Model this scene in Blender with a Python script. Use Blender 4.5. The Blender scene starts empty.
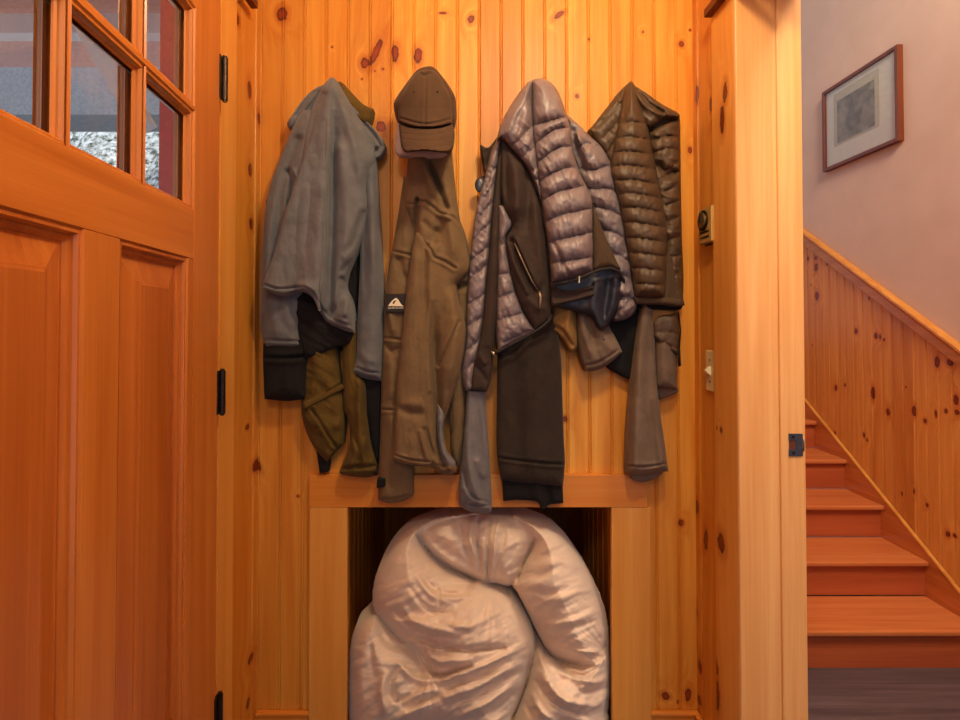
import bpy, bmesh, math, random
import numpy as np
from mathutils import Vector, Matrix
from mathutils.geometry import delaunay_2d_cdt
random.seed(7)
S = bpy.context.scene
COL = S.collection
# ------------------------------------------------------------------ camera
F, CX, CY, HC = 500.0, 468.0, 322.0, 1.32
PITCH = 0.016
PY0 = CY - F * math.tan(PITCH)
CP, SP = math.cos(PITCH), math.sin(PITCH)
cam = bpy.data.cameras.new('camera')
cam.sensor_width = 36.0
cam.lens = 36.0 * F / 960.0
cam.shift_x = (480.0 - CX) / 960.0
cam.shift_y = (PY0 - 360.0) / 960.0
cam.clip_start = 0.02
co = bpy.data.objects.new('camera', cam)
co.location = (0, 0, HC)
co.rotation_euler = (math.pi / 2 + PITCH, 0, 0)
COL.objects.link(co)
S.camera = co

def Pn(px, py, d):
    """where the sight line through a photo point meets the plane Y = d (numpy)"""
    px = np.asarray(px, float); py = np.asarray(py, float); d = np.asarray(d, float)
    xn = (px - CX) / F; yn = (PY0 - py) / F
    dy = CP - yn * SP; dz = SP + yn * CP
    k = d / dy
    return np.stack([xn * k, np.broadcast_to(d, (xn * k).shape), HC + dz * k], axis=-1)
def P(px, py, d):
    return Vector(Pn(px, py, d).tolist())
def PX(px, py, X):
    """meets the plane X = const"""
    xn = (px - CX) / F; yn = (PY0 - py) / F
    k = X / xn
    return Vector((X, (CP - yn * SP) * k, HC + (SP + yn * CP) * k))

# ------------------------------------------------------------------ colours and materials
def lin(v):
    v /= 255.0
    return v / 12.92 if v <= 0.04045 else ((v + 0.055) / 1.055) ** 2.4
def C(r, g, b): return (lin(r), lin(g), lin(b), 1.0)

class NT:
    def __init__(s, name):
        s.m = bpy.data.materials.new(name); s.m.use_nodes = True
        s.t = s.m.node_tree; s.t.nodes.clear()
        s.out = s.t.nodes.new('ShaderNodeOutputMaterial')
        s.b = s.t.nodes.new('ShaderNodeBsdfPrincipled')
        s.l(s.b.outputs[0], s.out.inputs[0])
        s.tc = s.t.nodes.new('ShaderNodeTexCoord')
        s.co = s.tc.outputs['Object']
    def n(s, k): return s.t.nodes.new(k)
    def l(s, a, b): s.t.links.new(a, b)
    def put(s, sock, v):
        if isinstance(v, (int, float)): sock.default_value = v
        elif isinstance(v, (tuple, list)): sock.default_value = v
        else: s.l(v, sock)
    def math(s, op, a, b=None, c=None):
        n = s.n('ShaderNodeMath'); n.operation = op; s.put(n.inputs[0], a)
        if b is not None: s.put(n.inputs[1], b)
        if c is not None: s.put(n.inputs[2], c)
        return n.outputs[0]
    def vm(s, op, a, b=None):
        n = s.n('ShaderNodeVectorMath'); n.operation = op; s.put(n.inputs[0], a)
        if b is not None: s.put(n.inputs[1], b)
        return n.outputs['Value'] if op in ('LENGTH', 'DISTANCE', 'DOT_PRODUCT') else n.outputs[0]
    def noise(s, v, scale=5, detail=3, rough=.5, dist=0):
        n = s.n('ShaderNodeTexNoise'); s.l(v, n.inputs['Vector'])
        n.inputs['Scale'].default_value = scale; n.inputs['Detail'].default_value = detail
        n.inputs['Roughness'].default_value = rough; n.inputs['Distortion'].default_value = dist
        return n.outputs['Fac']
    def ramp(s, f, stops, interp='LINEAR'):
        n = s.n('ShaderNodeValToRGB'); s.l(f, n.inputs[0]); e = n.color_ramp.elements
        n.color_ramp.interpolation = interp
        while len(e) < len(stops): e.new(0.5)
        for i, (p, c) in enumerate(stops):
            e[i].position = p; e[i].color = c if len(c) == 4 else (*c, 1)
        return n.outputs[0]
    def mix(s, f, a, b, mode='MIX'):
        n = s.n('ShaderNodeMix'); n.data_type = 'RGBA'; n.blend_type = mode
        s.put(n.inputs[0], f); s.put(n.inputs[6], a); s.put(n.inputs[7], b)
        return n.outputs[2]
    def rng(s, v, a, b, c=0.0, d=1.0, smooth=False):
        n = s.n('ShaderNodeMapRange'); s.l(v, n.inputs[0])
        if smooth: n.interpolation_type = 'SMOOTHSTEP'
        for i, x in enumerate((a, b, c, d)): n.inputs[i + 1].default_value = x
        return n.outputs[0]
    def bump(s, h, strength, dist=.001):
        n = s.n('ShaderNodeBump'); s.l(h, n.inputs['Height'])
        n.inputs['Strength'].default_value = strength; n.inputs['Distance'].default_value = dist
        s.l(n.outputs[0], s.b.inputs['Normal'])

def wood(name, light, dark, axis='Z', across=None, board=None, knots=(), plane='XZ', rough=.38, spec=.4,
         contrast=1.35, kcol=(92, 32, 11), tone=.16, ring=False):
    """varnished board wood: grain along an axis, optional per-board tone, knots at given spots of a plane"""
    t = NT(name)
    sc = {'X': (1.1, 26, 26), 'Y': (26, 1.1, 26), 'Z': (26, 26, 1.1)}[axis]
    v = t.co
    btone = None
    if board:
        ax, s0, w = board
        sep = t.n('ShaderNodeSeparateXYZ'); t.l(v, sep.inputs[0])
        q = t.math('FLOOR', t.math('DIVIDE', t.math('SUBTRACT', sep.outputs['XYZ'.index(ax)], s0), w))
        wn = t.n('ShaderNodeTexWhiteNoise'); wn.noise_dimensions = '1D'; t.l(q, wn.inputs['W'])
        btone = wn.outputs['Value']
        off = t.n('ShaderNodeCombineXYZ')
        t.l(t.math('MULTIPLY', btone, 9.0), off.inputs['Z']); t.l(t.math('MULTIPLY', btone, 3.0), off.inputs['Y' if axis != 'Y' else 'X'])
        v = t.vm('ADD', v, off.outputs[0])
    dmin = None
    for k in knots:
        (a, b, ra, rb), ang = k[:4], (k[4] if len(k) > 4 else 0.0)
        mp = t.n('ShaderNodeMapping'); mp.vector_type = 'TEXTURE'; t.l(t.co, mp.inputs['Vector'])
        if plane == 'XZ':
            mp.inputs['Location'].default_value = (a, 0, b); mp.inputs['Scale'].default_value = (ra, 1e4, rb)
            mp.inputs['Rotation'].default_value = (0, ang, 0)
        else:
            mp.inputs['Location'].default_value = (0, a, b); mp.inputs['Scale'].default_value = (1e4, ra, rb)
            mp.inputs['Rotation'].default_value = (ang, 0, 0)
        L = t.vm('LENGTH', mp.outputs[0])
        dmin = L if dmin is None else t.math('MINIMUM', dmin, L)
    mp = t.n('ShaderNodeMapping'); t.l(v, mp.inputs['Vector']); mp.inputs['Scale'].default_value = sc
    gv = mp.outputs[0]
    if dmin is not None:
        bend = t.math('MULTIPLY', t.math('EXPONENT', t.math('MULTIPLY', dmin, -0.55)), 2.6)
        cv = t.n('ShaderNodeCombineXYZ'); t.l(bend, cv.inputs[0]); t.l(bend, cv.inputs[1]); 
        gv = t.vm('ADD', gv, cv.outputs[0])
    g1 = t.noise(gv, 1.0, 3, .55, .6)
    mp2 = t.n('ShaderNodeMapping'); t.l(v, mp2.inputs['Vector']); mp2.inputs['Scale'].default_value = tuple(x * (7 if x > 5 else 3) for x in sc)
    g2 = t.noise(mp2.outputs[0], 1.0, 2, .6)
    g = t.math('ADD', t.math('MULTIPLY', g1, .72), t.math('MULTIPLY', g2, .28))
    g = t.rng(g, .5 - .22 / contrast, .5 + .22 / contrast)
    col = t.mix(g, light, dark)
    if btone is not None:
        f = t.rng(btone, 0, 1, 1 - tone, 1 + tone * .6)
        cc = t.n('ShaderNodeCombineColor'); t.l(f, cc.inputs[0]); t.l(t.math('MULTIPLY', f, t.math('POWER', f, .6)), cc.inputs[1]); t.l(t.math('MULTIPLY', f, f), cc.inputs[2])
        col = t.mix(1.0, col, cc.outputs[0], 'MULTIPLY')
    if dmin is not None:
        wob = t.math('ADD', dmin, t.rng(t.noise(t.co, 60, 2), .3, .7, -.18, .18))
        halo = t.rng(wob, 1.0, 2.3, .55, 0, True)
        col = t.mix(halo, col, C(176, 84, 22))
        kk = kcol; cen = (kk[0] + 56, kk[1] + 26, kk[2] + 8) if ring else (kk[0] + 30, kk[1] + 12, kk[2] + 2)
        core = t.ramp(t.math('MULTIPLY', wob, .5), [(0, C(*cen)), (.30, C(cen[0] - 12, cen[1] - 10, cen[2] - 4)), (.46, C(kk[0] - 6, kk[1] - 4, kk[2] - 2)), (.5, C(*kk))])
        col = t.mix(t.rng(wob, .88, 1.08, 1, 0, True), col, core)
    t.l(col, t.b.inputs['Base Color'])
    t.b.inputs['Roughness'].default_value = rough
    t.b.inputs['Specular IOR Level'].default_value = spec
    t.bump(g2, .12, .0006)
    return t.m

def cloth(name, col, col2=None, rough=.9, weave=900, wb=.25, sheen=.25, spec=.2, mottle=9, dist=.0006, wrinkle=0.0):
    t = NT(name)
    col2 = col2 or tuple(c * .72 for c in col[:3]) + (1,)
    n1 = t.noise(t.co, mottle * 2, 5, .68)
    n2 = t.noise(t.co, weave * .35, 1)
    f = t.math('ADD', t.math('MULTIPLY', t.rng(n1, .3, .7), .6), t.math('MULTIPLY', n2, .4))
    t.l(t.mix(f, col, col2), t.b.inputs['Base Color'])
    t.b.inputs['Roughness'].default_value = rough
    t.b.inputs['Sheen Weight'].default_value = sheen
    t.b.inputs['Sheen Roughness'].default_value = .5
    t.b.inputs['Sheen Tint'].default_value = tuple(min(1, c * 2 + .2) for c in col[:3]) + (1,)
    t.b.inputs['Specular IOR Level'].default_value = spec
    h = t.math('ADD', t.noise(t.co, weave, 1), t.math('MULTIPLY', t.noise(t.co, 130, 4, .65), 1.6))
    if wrinkle:
        h = t.math('ADD', h, t.math('MULTIPLY', t.noise(t.co, 45, 4, .6, 1.2), wrinkle))
    t.bump(h, wb, dist)
    return t.m

def plain(name, col, rough=.5, metal=0.0, spec=.5, bumps=None, var=.0):
    t = NT(name)
    n = t.noise(t.co, 35, 3)
    t.l(t.mix(t.rng(n, .3, .7), col, tuple(c * (1 - max(var, .06)) for c in col[:3]) + (1,)), t.b.inputs['Base Color'])
    t.b.inputs['Roughness'].default_value = rough; t.b.inputs['Metallic'].default_value = metal
    t.b.inputs['Specular IOR Level'].default_value = spec
    if bumps: t.bump(t.noise(t.co, bumps[0], 3), bumps[1], bumps[2])
    return t.m

# ------------------------------------------------------------------ object helpers
def empty(name, label, cat, loc=(0, 0, 0), rz=0.0, group=None, kind=None):
    o = bpy.data.objects.new(name, None); COL.objects.link(o)
    o.location = loc; o.rotation_euler = (0, 0, rz); o.empty_display_size = .05
    return tag(o, label, cat, group, kind)
def tag(o, label=None, cat=None, group=None, kind=None):
    if label: o['label'] = label
    if cat: o['category'] = cat
    if group: o['group'] = group
    if kind: o['kind'] = kind
    return o
def obj(name, me, mat, parent=None, smooth=False, world=True):
    if isinstance(me, bmesh.types.BMesh):
        b = me; me = bpy.data.meshes.new(name)
        bmesh.ops.recalc_face_normals(b, faces=b.faces[:]); b.to_mesh(me); b.free()
    if mat and not me.materials: me.materials.append(mat)
    if smooth:
        me.polygons.foreach_set('use_smooth', [True] * len(me.polygons))
    o = bpy.data.objects.new(name, me); COL.objects.link(o)
    if parent:
        o.parent = parent
        if world:
            bpy.context.view_layer.update()
            o.matrix_parent_inverse = parent.matrix_world.inverted()
    return o
def autosmooth(o, ang=35):
    me = o.data
    me.polygons.foreach_set('use_smooth', [True] * len(me.polygons))
    me.set_sharp_from_angle(angle=math.radians(ang))
    md = o.modifiers.new('weighted', 'WEIGHTED_NORMAL'); md.keep_sharp = True; md.weight = 60
    return o
def bx(b, x0, x1, y0, y1, z0, z1, bev=0.0, seg=2):
    r = bmesh.ops.create_cube(b, size=1.0)
    vs = r['verts']
    for v in vs:
        v.co = Vector(((x0 + x1) / 2 + v.co.x * (x1 - x0), (y0 + y1) / 2 + v.co.y * (y1 - y0), (z0 + z1) / 2 + v.co.z * (z1 - z0)))
    if bev:
        es = list({e for v in vs for e in v.link_edges})
        bmesh.ops.bevel(b, geom=es, offset=bev, segments=seg, profile=.5, affect='EDGES', clamp_overlap=True)
    return b
def box(name, mat, x0, x1, y0, y1, z0, z1, bev=0.002, parent=None, seg=2, world=True):
    b = bmesh.new(); bx(b, min(x0, x1), max(x0, x1), min(y0, y1), max(y0, y1), min(z0, z1), max(z0, z1), bev, seg)
    o = obj(name, b, mat, parent, world=world)
    return autosmooth(o)
def cyl(b, p0, p1, r, seg=20, r2=None):
    p0, p1 = Vector(p0), Vector(p1); d = p1 - p0
    m = Matrix.Translation((p0 + p1) / 2) @ d.to_track_quat('Z', 'Y').to_matrix().to_4x4()
    bmesh.ops.create_cone(b, cap_ends=True, segments=seg, radius1=r, radius2=r if r2 is None else r2, depth=d.length, matrix=m)
def tube(b, pts, r, seg=10, close=False):
    pts = [Vector(p) for p in pts]; n = len(pts); rings = []
    up = None
    for i, p in enumerate(pts):
        t = (pts[min(i + 1, n - 1)] - pts[max(i - 1, 0)]).normalized()
        if up is None:
            up = t.orthogonal().normalized()
        up = (up - t * up.dot(t)).normalized(); s = t.cross(up)
        rr = r[i] if isinstance(r, (list, tuple)) else r
        rings.append([b.verts.new(p + (up * math.cos(2 * math.pi * k / seg) + s * math.sin(2 * math.pi * k / seg)) * rr) for k in range(seg)])
    for i in range(n - 1):
        for k in range(seg):
            b.faces.new((rings[i][k], rings[i][(k + 1) % seg], rings[i + 1][(k + 1) % seg], rings[i + 1][k]))
    b.faces.new(rings[0][::-1]); b.faces.new(rings[-1])
def prism(b, pts2, f0, f1):
    """pts2: outline; f0 / f1 map (a, b) to the two ends"""
    A = [b.verts.new(f0(*p)) for p in pts2]; B = [b.verts.new(f1(*p)) for p in pts2]
    n = len(pts2)
    b.faces.new(A); b.faces.new(B[::-1])
    for i in range(n): b.faces.new((A[i], A[(i + 1) % n], B[(i + 1) % n], B[i]))
def bead_profile(s0, s1, joints, depth=.0036):
    """board face profile (s, t) with beaded joints"""
    pts = [(s0, 0.0)]
    for j in joints:
        if j - .009 > pts[-1][0] and j + .009 < s1:
            for a, t in ((-.0082, 0), (-.0062, -.6), (-.0048, -1), (-.0034, -.7), (-.0026, -.25), (-.0012, -.02), (.0012, -.02), (.0026, -.25), (.0034, -.7), (.0048, -1), (.0062, -.6), (.0082, 0)):
                pts.append((j + a * .66, t * depth))
    pts.append((s1, 0.0))
    return pts
def bead_wall(name, mat, origin, ds, dt, s0, s1, joints, zb, zt, thick=.015, parent=None):
    """vertical beadboard: zb, zt are numbers or functions of s"""
    b = bmesh.new(); o = Vector(origin); ds = Vector(ds); dt = Vector(dt)
    prof = bead_profile(s0, s1, joints)
    prof2 = prof + [(s1, -thick), (s0, -thick)]
    fb = zb if callable(zb) else (lambda s: zb); ft = zt if callable(zt) else (lambda s: zt)
    prism(b, prof2, lambda s, t: o + ds * s + dt * t + Vector((0, 0, fb(s))), lambda s, t: o + ds * s + dt * t + Vector((0, 0, ft(s))))
    return obj(name, b, mat, parent)

# ------------------------------------------------------------------ soft goods: relief bodies with traced outlines
def hash2(i, j, seed):
    h = np.sin(i * 127.1 + j * 311.7 + seed * 74.7) * 43758.5453
    return h - np.floor(h)
def vnoise(x, y, seed=0):
    i, j = np.floor(x), np.floor(y); fx, fy = x - i, y - j
    fx = fx * fx * (3 - 2 * fx); fy = fy * fy * (3 - 2 * fy)
    a, b = hash2(i, j, seed), hash2(i + 1, j, seed); c, d = hash2(i, j + 1, seed), hash2(i + 1, j + 1, seed)
    return (a + (b - a) * fx) * (1 - fy) + (c + (d - c) * fx) * fy - .5
def fnoise(x, y, seed=0, octv=3):
    r = 0; a = 1.0
    for k in range(octv):
        r = r + a * vnoise(x * 2 ** k, y * 2 ** k, seed + k * 13); a *= .5
    return r
def spline(pts, closed=True, step=2.0):
    """Catmull-Rom through points; a third value 1 keeps that point a sharp corner"""
    n = len(pts); out = []
    rng = range(n if closed else n - 1)
    for i in rng:
        p1 = np.array(pts[i][:2], float); p2 = np.array(pts[(i + 1) % n][:2], float)
        c1 = len(pts[i]) > 2; c2 = len(pts[(i + 1) % n]) > 2
        p0 = np.array(pts[i - 1][:2], float) if (closed or i > 0) else 2 * p1 - p2
        p3 = np.array(pts[(i + 2) % n][:2], float) if (closed or i + 2 < n) else 2 * p2 - p1
        if c1: p0 = 2 * p1 - p2
        if c2: p3 = 2 * p2 - p1
        L = np.linalg.norm(p2 - p1); m = max(1, int(round(L / step)))
        t = (np.arange(m) / m)[:, None]
        q = .5 * (2 * p1 + (p2 - p0) * t + (2 * p0 - 5 * p1 + 4 * p2 - p3) * t ** 2 + (-p0 + 3 * p1 - 3 * p2 + p3) * t ** 3)
        out.append(q)
    if not closed: out.append(np.array([pts[-1][:2]], float))
    return np.concatenate(out)
def seg_dist(Q, pl, closed=False):
    """distance, signed side and arc position of points Q to a polyline"""
    A = pl; B = np.roll(pl, -1, 0)
    if not closed: A, B = pl[:-1], pl[1:]
    AB = B - A; L = np.maximum((AB ** 2).sum(1), 1e-9)
    best = np.full(len(Q), 1e9); side = np.zeros(len(Q)); arc = np.zeros(len(Q))
    cum = np.concatenate([[0], np.cumsum(np.sqrt(L))]); tot = cum[-1]
    for k in range(len(A)):
        d = Q - A[k]; t = np.clip((d @ AB[k]) / L[k], 0, 1)
        r = d - t[:, None] * AB[k]; dd = np.sqrt((r ** 2).sum(1))
        m = dd < best
        best[m] = dd[m]; side[m] = (AB[k][0] * d[m, 1] - AB[k][1] * d[m, 0]); arc[m] = cum[k] + t[m] * math.sqrt(L[k])
    return best, np.sign(side), arc / tot, tot
def inside(Q, poly):
    x, y = Q[:, 0], Q[:, 1]; r = np.zeros(len(Q), bool); n = len(poly)
    for i in range(n):
        x1, y1 = poly[i]; x2, y2 = poly[(i + 1) % n]
        if y1 == y2: continue
        c = ((y1 > y) != (y2 > y)) & (x < (x2 - x1) * (y - y1) / (y2 - y1) + x1)
        r ^= c
    return r
def fold(pts, A, w, w2=None, taper='e', p=2.0):
    if A < 0 and A > -.0061 and w < 2.1: A, w, p = A * 2.0, w * .9, -1      # stitched seams
    else: A *= 1.4
    return (pts, A, w, w2, taper, p)
def add_folds(Q, h, folds):
    for pts, A, w, w2, taper, p in folds:
        pl = spline(pts, False, 5.0)
        d, sd, arc, tot = seg_dist(Q, pl)
        ww = w if w2 is None else np.where(sd > 0, w, w2)
        if p < 0:
            g = np.exp(-(d / ww) ** 2) - np.where(sd > 0, .55, .25) * np.exp(-((d - 2.3 * ww) / (1.4 * ww)) ** 2)
        else: g = np.exp(-(d / ww) ** p)
        if taper == 'e': g = g * np.clip((1 - arc) * 4, 0, 1) ** .8
        elif taper == 's': g = g * np.clip(arc * 4, 0, 1) ** .8
        elif taper == 'b': g = g * np.sin(np.pi * np.clip(arc, 0, 1)) ** .6
        h = h + A * g
    return h
def dome(d, R): return np.sqrt(np.maximum(0, 1 - (1 - np.clip(d / R, 0, 1)) ** 2))
def relief(name, mat, poly, d, parent=None, T=.02, R=8.0, folds=(), quilt=None, noise=(), tb=.02, step=1.25,
           tilt=(0, 0), extra=None, envr=None, edge=1.0, label=None):
    bd = spline(poly, True, step * 1.1)
    area = np.sum(bd[:, 0] * np.roll(bd[:, 1], -1) - np.roll(bd[:, 0], -1) * bd[:, 1])
    if area < 0: bd = bd[::-1]
    x0, y0 = bd.min(0); x1, y1 = bd.max(0)
    gx, gy = np.meshgrid(np.arange(x0, x1 + step, step), np.arange(y0, y1 + step, step * .87))
    gx = gx + (np.arange(gx.shape[0]) % 2)[:, None] * step * .5
    Q = np.stack([gx.ravel(), gy.ravel()], 1)
    Q = Q[inside(Q, bd)]
    if len(Q):
        Q = Q[seg_dist(Q, bd, True)[0] > step * .55]
    V = np.concatenate([bd, Q]); nb = len(bd)
    vv, ee, ff, _, _, _ = delaunay_2d_cdt([Vector(p) for p in V.tolist()], [(i, (i + 1) % nb) for i in range(nb)], [], 1, 1e-5)
    W = np.array([(v.x, v.y) for v in vv])
    dist = seg_dist(W, bd, True)[0]
    on = dist < 1e-3
    h = T * dome(dist, R) * edge
    env = dome(dist, envr or max(4.0, R * .6))
    f = np.zeros(len(W))
    f = add_folds(W, f, folds)
    if quilt:
        seams = quilt['seams']; ds = np.full(len(W), 1e9); ar = np.zeros(len(W)); sid = np.zeros(len(W))
        for k, s in enumerate(seams):
            dd, sd, arc, tot = seg_dist(W, spline(s, False, 4.0))
            m = dd < ds; ds[m] = dd[m]; ar[m] = (arc * tot)[m]; sid[m] = k + (sd[m] > 0) * .5
        w = quilt.get('w', 9.0)
        f = f + quilt['A'] * (dome(ds, w) - .6)
        wa, wf, wl = quilt.get('wr', (.0, 6.0, 8.0))
        if wa:
            st = vnoise(ar / wf, sid * 7.3 + .05 * ds, 5) + .6 * vnoise(ar / (wf * .45), sid * 3.1 + .08 * ds, 8)
            f = f + wa * st * np.exp(-ds / wl) * np.clip(ds / 1.5, 0, 1)
            f = f + wa * .3 * fnoise(W[:, 0] / 9, W[:, 1] / 9, 3, 2)
    for (amp, sx, sy, ang, seed) in noise:
        c, s_ = math.cos(ang), math.sin(ang)
        u = W[:, 0] * c + W[:, 1] * s_; v = -W[:, 0] * s_ + W[:, 1] * c
        f = f + amp * fnoise(u / sx, v / sy, seed, 3)
    if R > 5 and not quilt: f = f + (.0026 * fnoise(W[:, 0] / 6, W[:, 1] / 9, 17, 3))
    if extra is not None: f = f + extra(W)
    h = h + f * env
    base = d + tilt[0] * (W[:, 1] - (y0 + y1) / 2) + tilt[1] * (W[:, 0] - (x0 + x1) / 2)
    front = Pn(W[:, 0], W[:, 1], base - h)
    # rim loop: walk boundary vertices in order of the constraint edges
    nV = len(W)
    idx = {}
    for i, (a, b) in enumerate(np.round(W, 3)): idx.setdefault((a, b), i)
    loop = []
    for a, b in np.round(bd, 3):
        i = idx.get((a, b))
        if i is None: i = int(np.argmin(((W - (a, b)) ** 2).sum(1)))
        if not loop or loop[-1] != i: loop.append(i)
    back = Pn(W[loop, 0], W[loop, 1], base[loop]); back[:, 1] += tb
    verts = np.concatenate([front, back]).tolist()
    faces = [tuple(t) for t in ff]
    # orientation: front faces look towards -Y
    L = len(loop)
    a, b_, c_ = faces[0]
    nrm = np.cross(front[b_] - front[a], front[c_] - front[a])
    if nrm[1] > 0: faces = [t[::-1] for t in faces]
    for k in range(L):
        i, j = loop[k], loop[(k + 1) % L]
        faces.append((j, i, nV + k, nV + (k + 1) % L))
    faces.append(tuple(nV + k for k in range(L))[::-1])
    me = bpy.data.meshes.new(name); me.from_pydata(verts, [], faces); me.validate()
    b = bmesh.new(); b.from_mesh(me); bmesh.ops.recalc_face_normals(b, faces=b.faces[:]); b.to_mesh(me); b.free()
    o = obj(name, me, mat, parent, smooth=True)
    me.set_sharp_from_angle(angle=math.radians(75))
    if label: o['label'] = label
    return o
# ================================================================== MATERIALS OF THE ROOM
D = 1.5                                   # back wall of the nook
XR = P(694.5, 320, D).x; XL = P(259, 320, D).x
PIN_L, PIN_D = C(230, 162, 66), C(208, 124, 34)
def kxz(px, py, rx, ry, ang=0.0, d=D):
    p = P(px, py, d); s = d / F
    return (p.x, p.z, rx * s, ry * s, ang)
def kyz(px, py, ry, rz, X, ang=0.0):
    p = PX(px, py, X); return (p.y, p.z, ry, rz, ang)
J0 = P(304.5, 40, D).x
PITCHB = (P(697.5, 40, D).x - J0) / 18.0
jx = [J0 + PITCHB * k for k in range(-4, 20)]
back_knots = [kxz(282, 14, 5.5, 7), kxz(376, 52, 3.5, 15, .38), kxz(365, 63, 4.5, 5.5), kxz(395, 53, 3.5, 9), kxz(418, 56, 4, 8),
    kxz(443, 13, 4, 1.4), kxz(471, 19, 3, 4.5, .3), kxz(383, 69, 1.2, 1.2), kxz(375, 71, 1, 1), kxz(362, 79, 1, 1), kxz(332, 47, 1, 1),
    kxz(559, 15, 2.5, 5.5, .9), kxz(577, 96, 2, 2.4), kxz(681.5, 44, 2.6, 3), kxz(690, 30, 1.3, 1.6), kxz(381, 127, 5, 5.5), kxz(589, 39, 1, 1.2), kxz(643, 32, .9, 1.3),
    kxz(690, 150, 2, 3.6), kxz(681, 523, 2.6, 3.2), kxz(665.5, 696, 4.2, 3.6, .6), kxz(678, 702, 1.2, 2.2), kxz(688, 695, 3.2, 6),
    kxz(565, 419, 2.3, 3), kxz(298, 496, 1.4, 1.4), kxz(257, 464, 2.5, 7, -.5), kxz(250, 118, 3, 4)]
m_back = wood('pine_boards', PIN_L, PIN_D, 'Z', board=('X', J0, PITCHB * 2), knots=back_knots, plane='XZ', rough=.46, ring=True)
right_knots = [kyz(699.5, 700, .012, .013, XR), kyz(700, 667, .011, .02, XR), kyz(697, 507, .012, .022, XR), kyz(706, 540, .012, .03, XR, .15), kyz(697, 95, .01, .03, XR),
    kyz(711, 105, .008, .02, XR), kyz(696.5, 612, .006, .012, XR)]
m_right = wood('pine_side_boards', PIN_L, PIN_D, 'Z', board=('Y', D, PITCHB * 2), knots=right_knots, plane='YZ', rough=.36)
XCR = XR - .018
rc_knots = [kyz(722, 119, .011, .034, XCR), kyz(721, 543, .018, .027, XCR), kyz(717, 695, .014, .038, XCR), kyz(721, 430, .006, .008, XCR), kyz(717, 428, .003, .005, XCR), kyz(725, 92, .012, .025, XCR), kyz(716, 667, .012, .018, XCR)]
m_rcase = wood('pine_casing_knotty', C(230, 162, 80), C(212, 136, 52), 'Z', knots=rc_knots, plane='YZ', rough=.34)
left_knots = [kyz(241, 18, .016, .016, XL + .012, .0), kyz(249.5, 90, .012, .028, XL), kyz(259, 118, .012, .016, XL), kyz(250, 170, .012, .018, XL), kyz(251, 224, .012, .016, XL), kyz(247.5, 427, .012, .008, XL),
    kyz(256, 465, .024, .018, XL), kyz(251, 658, .02, .012, XL), kyz(248, 703, .012, .014, XL)]
m_left = wood('pine_left_boards', PIN_L, PIN_D, 'Z', board=('Y', D, PITCHB * 2), knots=left_knots, plane='YZ', rough=.36)
m_pine = wood('pine_trim', C(230, 162, 78), C(210, 132, 48), 'Z', rough=.33, contrast=.9)
m_pinex = wood('pine_trim_across', C(224, 146, 60), C(202, 114, 36), 'X', rough=.33, contrast=.9)
m_piney = wood('pine_trim_deep', C(224, 146, 60), C(202, 114, 36), 'Y', rough=.33, contrast=.9)
m_face = wood('clear_pine_face', C(230, 170, 108), C(214, 146, 82), 'Z', rough=.36, contrast=1.3,
              knots=[kxz(711, 0, 1, 1)])
m_cleat = wood('dark_cleat_wood', C(120, 52, 22), C(84, 32, 12), 'Y', rough=.5)
FIR_L, FIR_D = C(208, 126, 54), C(180, 96, 34)
m_firz = wood('fir_upright', FIR_L, FIR_D, 'Z', rough=.3, contrast=1.1)
m_firx = wood('fir_level', FIR_L, FIR_D, 'X', rough=.3, contrast=1.1)
m_firp = wood('fir_panel', C(198, 116, 50), C(170, 86, 32), 'Z', rough=.28, contrast=1.1, board=('X', .05, .13), tone=.12)
STR_L, STR_D = C(204, 120, 66), C(172, 86, 40)
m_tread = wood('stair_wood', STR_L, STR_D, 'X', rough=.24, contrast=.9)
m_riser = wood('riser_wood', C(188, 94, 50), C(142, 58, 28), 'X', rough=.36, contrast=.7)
m_skirt = wood('skirt_wood', C(200, 116, 58), C(172, 88, 36), 'Y', rough=.36)
m_metal = plain('dark_bronze', C(62, 48, 40), .38, .85, .5, (300, .15, .0004))
m_steel = plain('blued_steel', C(92, 96, 108), .34, .9)
m_brass = plain('old_brass', C(150, 122, 76), .4, .8)
m_black = plain('black_paint', C(22, 20, 20), .5)
m_ivory = plain('ivory_plastic', C(214, 190, 140), .4)

# ================================================================== SHELL
ZT, ZB = 2.62, 0.0
hp_y0 = .16
wb_ = bead_wall('wall_back', m_back, (0, D, 0), (1, 0, 0), (0, -1, 0), XL - .02, XR + .02, [j for j in jx if XL - .01 < j < XR + .01], ZB, ZT)
# the opening of the cubby is cut by building the wall in three pieces of the same mesh
def cut_wall():
    b = bmesh.new()
    ox0, ox1, oz = P(347, 520, D).x - .028, P(613, 520, D).x + .028, P(480, 508, D).z + .02
    for s0, s1, z0, z1 in ((XL - .02, ox0, ZB, ZT), (ox0, ox1, oz, ZT), (ox1, XR + .02, ZB, ZT)):
        prof = bead_profile(s0, s1, [j for j in jx if s0 + .009 < j < s1 - .009])
        prism(b, prof + [(s1, -.015), (s0, -.015)], lambda s, t: Vector((s, D - t, z0)), lambda s, t: Vector((s, D - t, z1)))
    me = wb_.data; nm = bpy.data.meshes.new('wall_back'); bmesh.ops.recalc_face_normals(b, faces=b.faces[:]); b.to_mesh(nm); b.free()
    nm.materials.append(m_back); wb_.data = nm; bpy.data.meshes.remove(me)
    return ox0, ox1, oz
OX0, OX1, OZ = cut_wall()
tag(wb_, 'knotty pine beadboard back wall of the coat nook', 'wall', kind='structure')
YC = 1.352                                 # where the side casings end
w = bead_wall('wall_right', m_right, (XR, 0, 0), (0, 1, 0), (-1, 0, 0), YC - .05, D + .01, [D - .033, D - .033 - PITCHB], ZB, ZT)
tag(w, 'knotty pine beadboard right side of the coat nook', 'wall', kind='structure')
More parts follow.
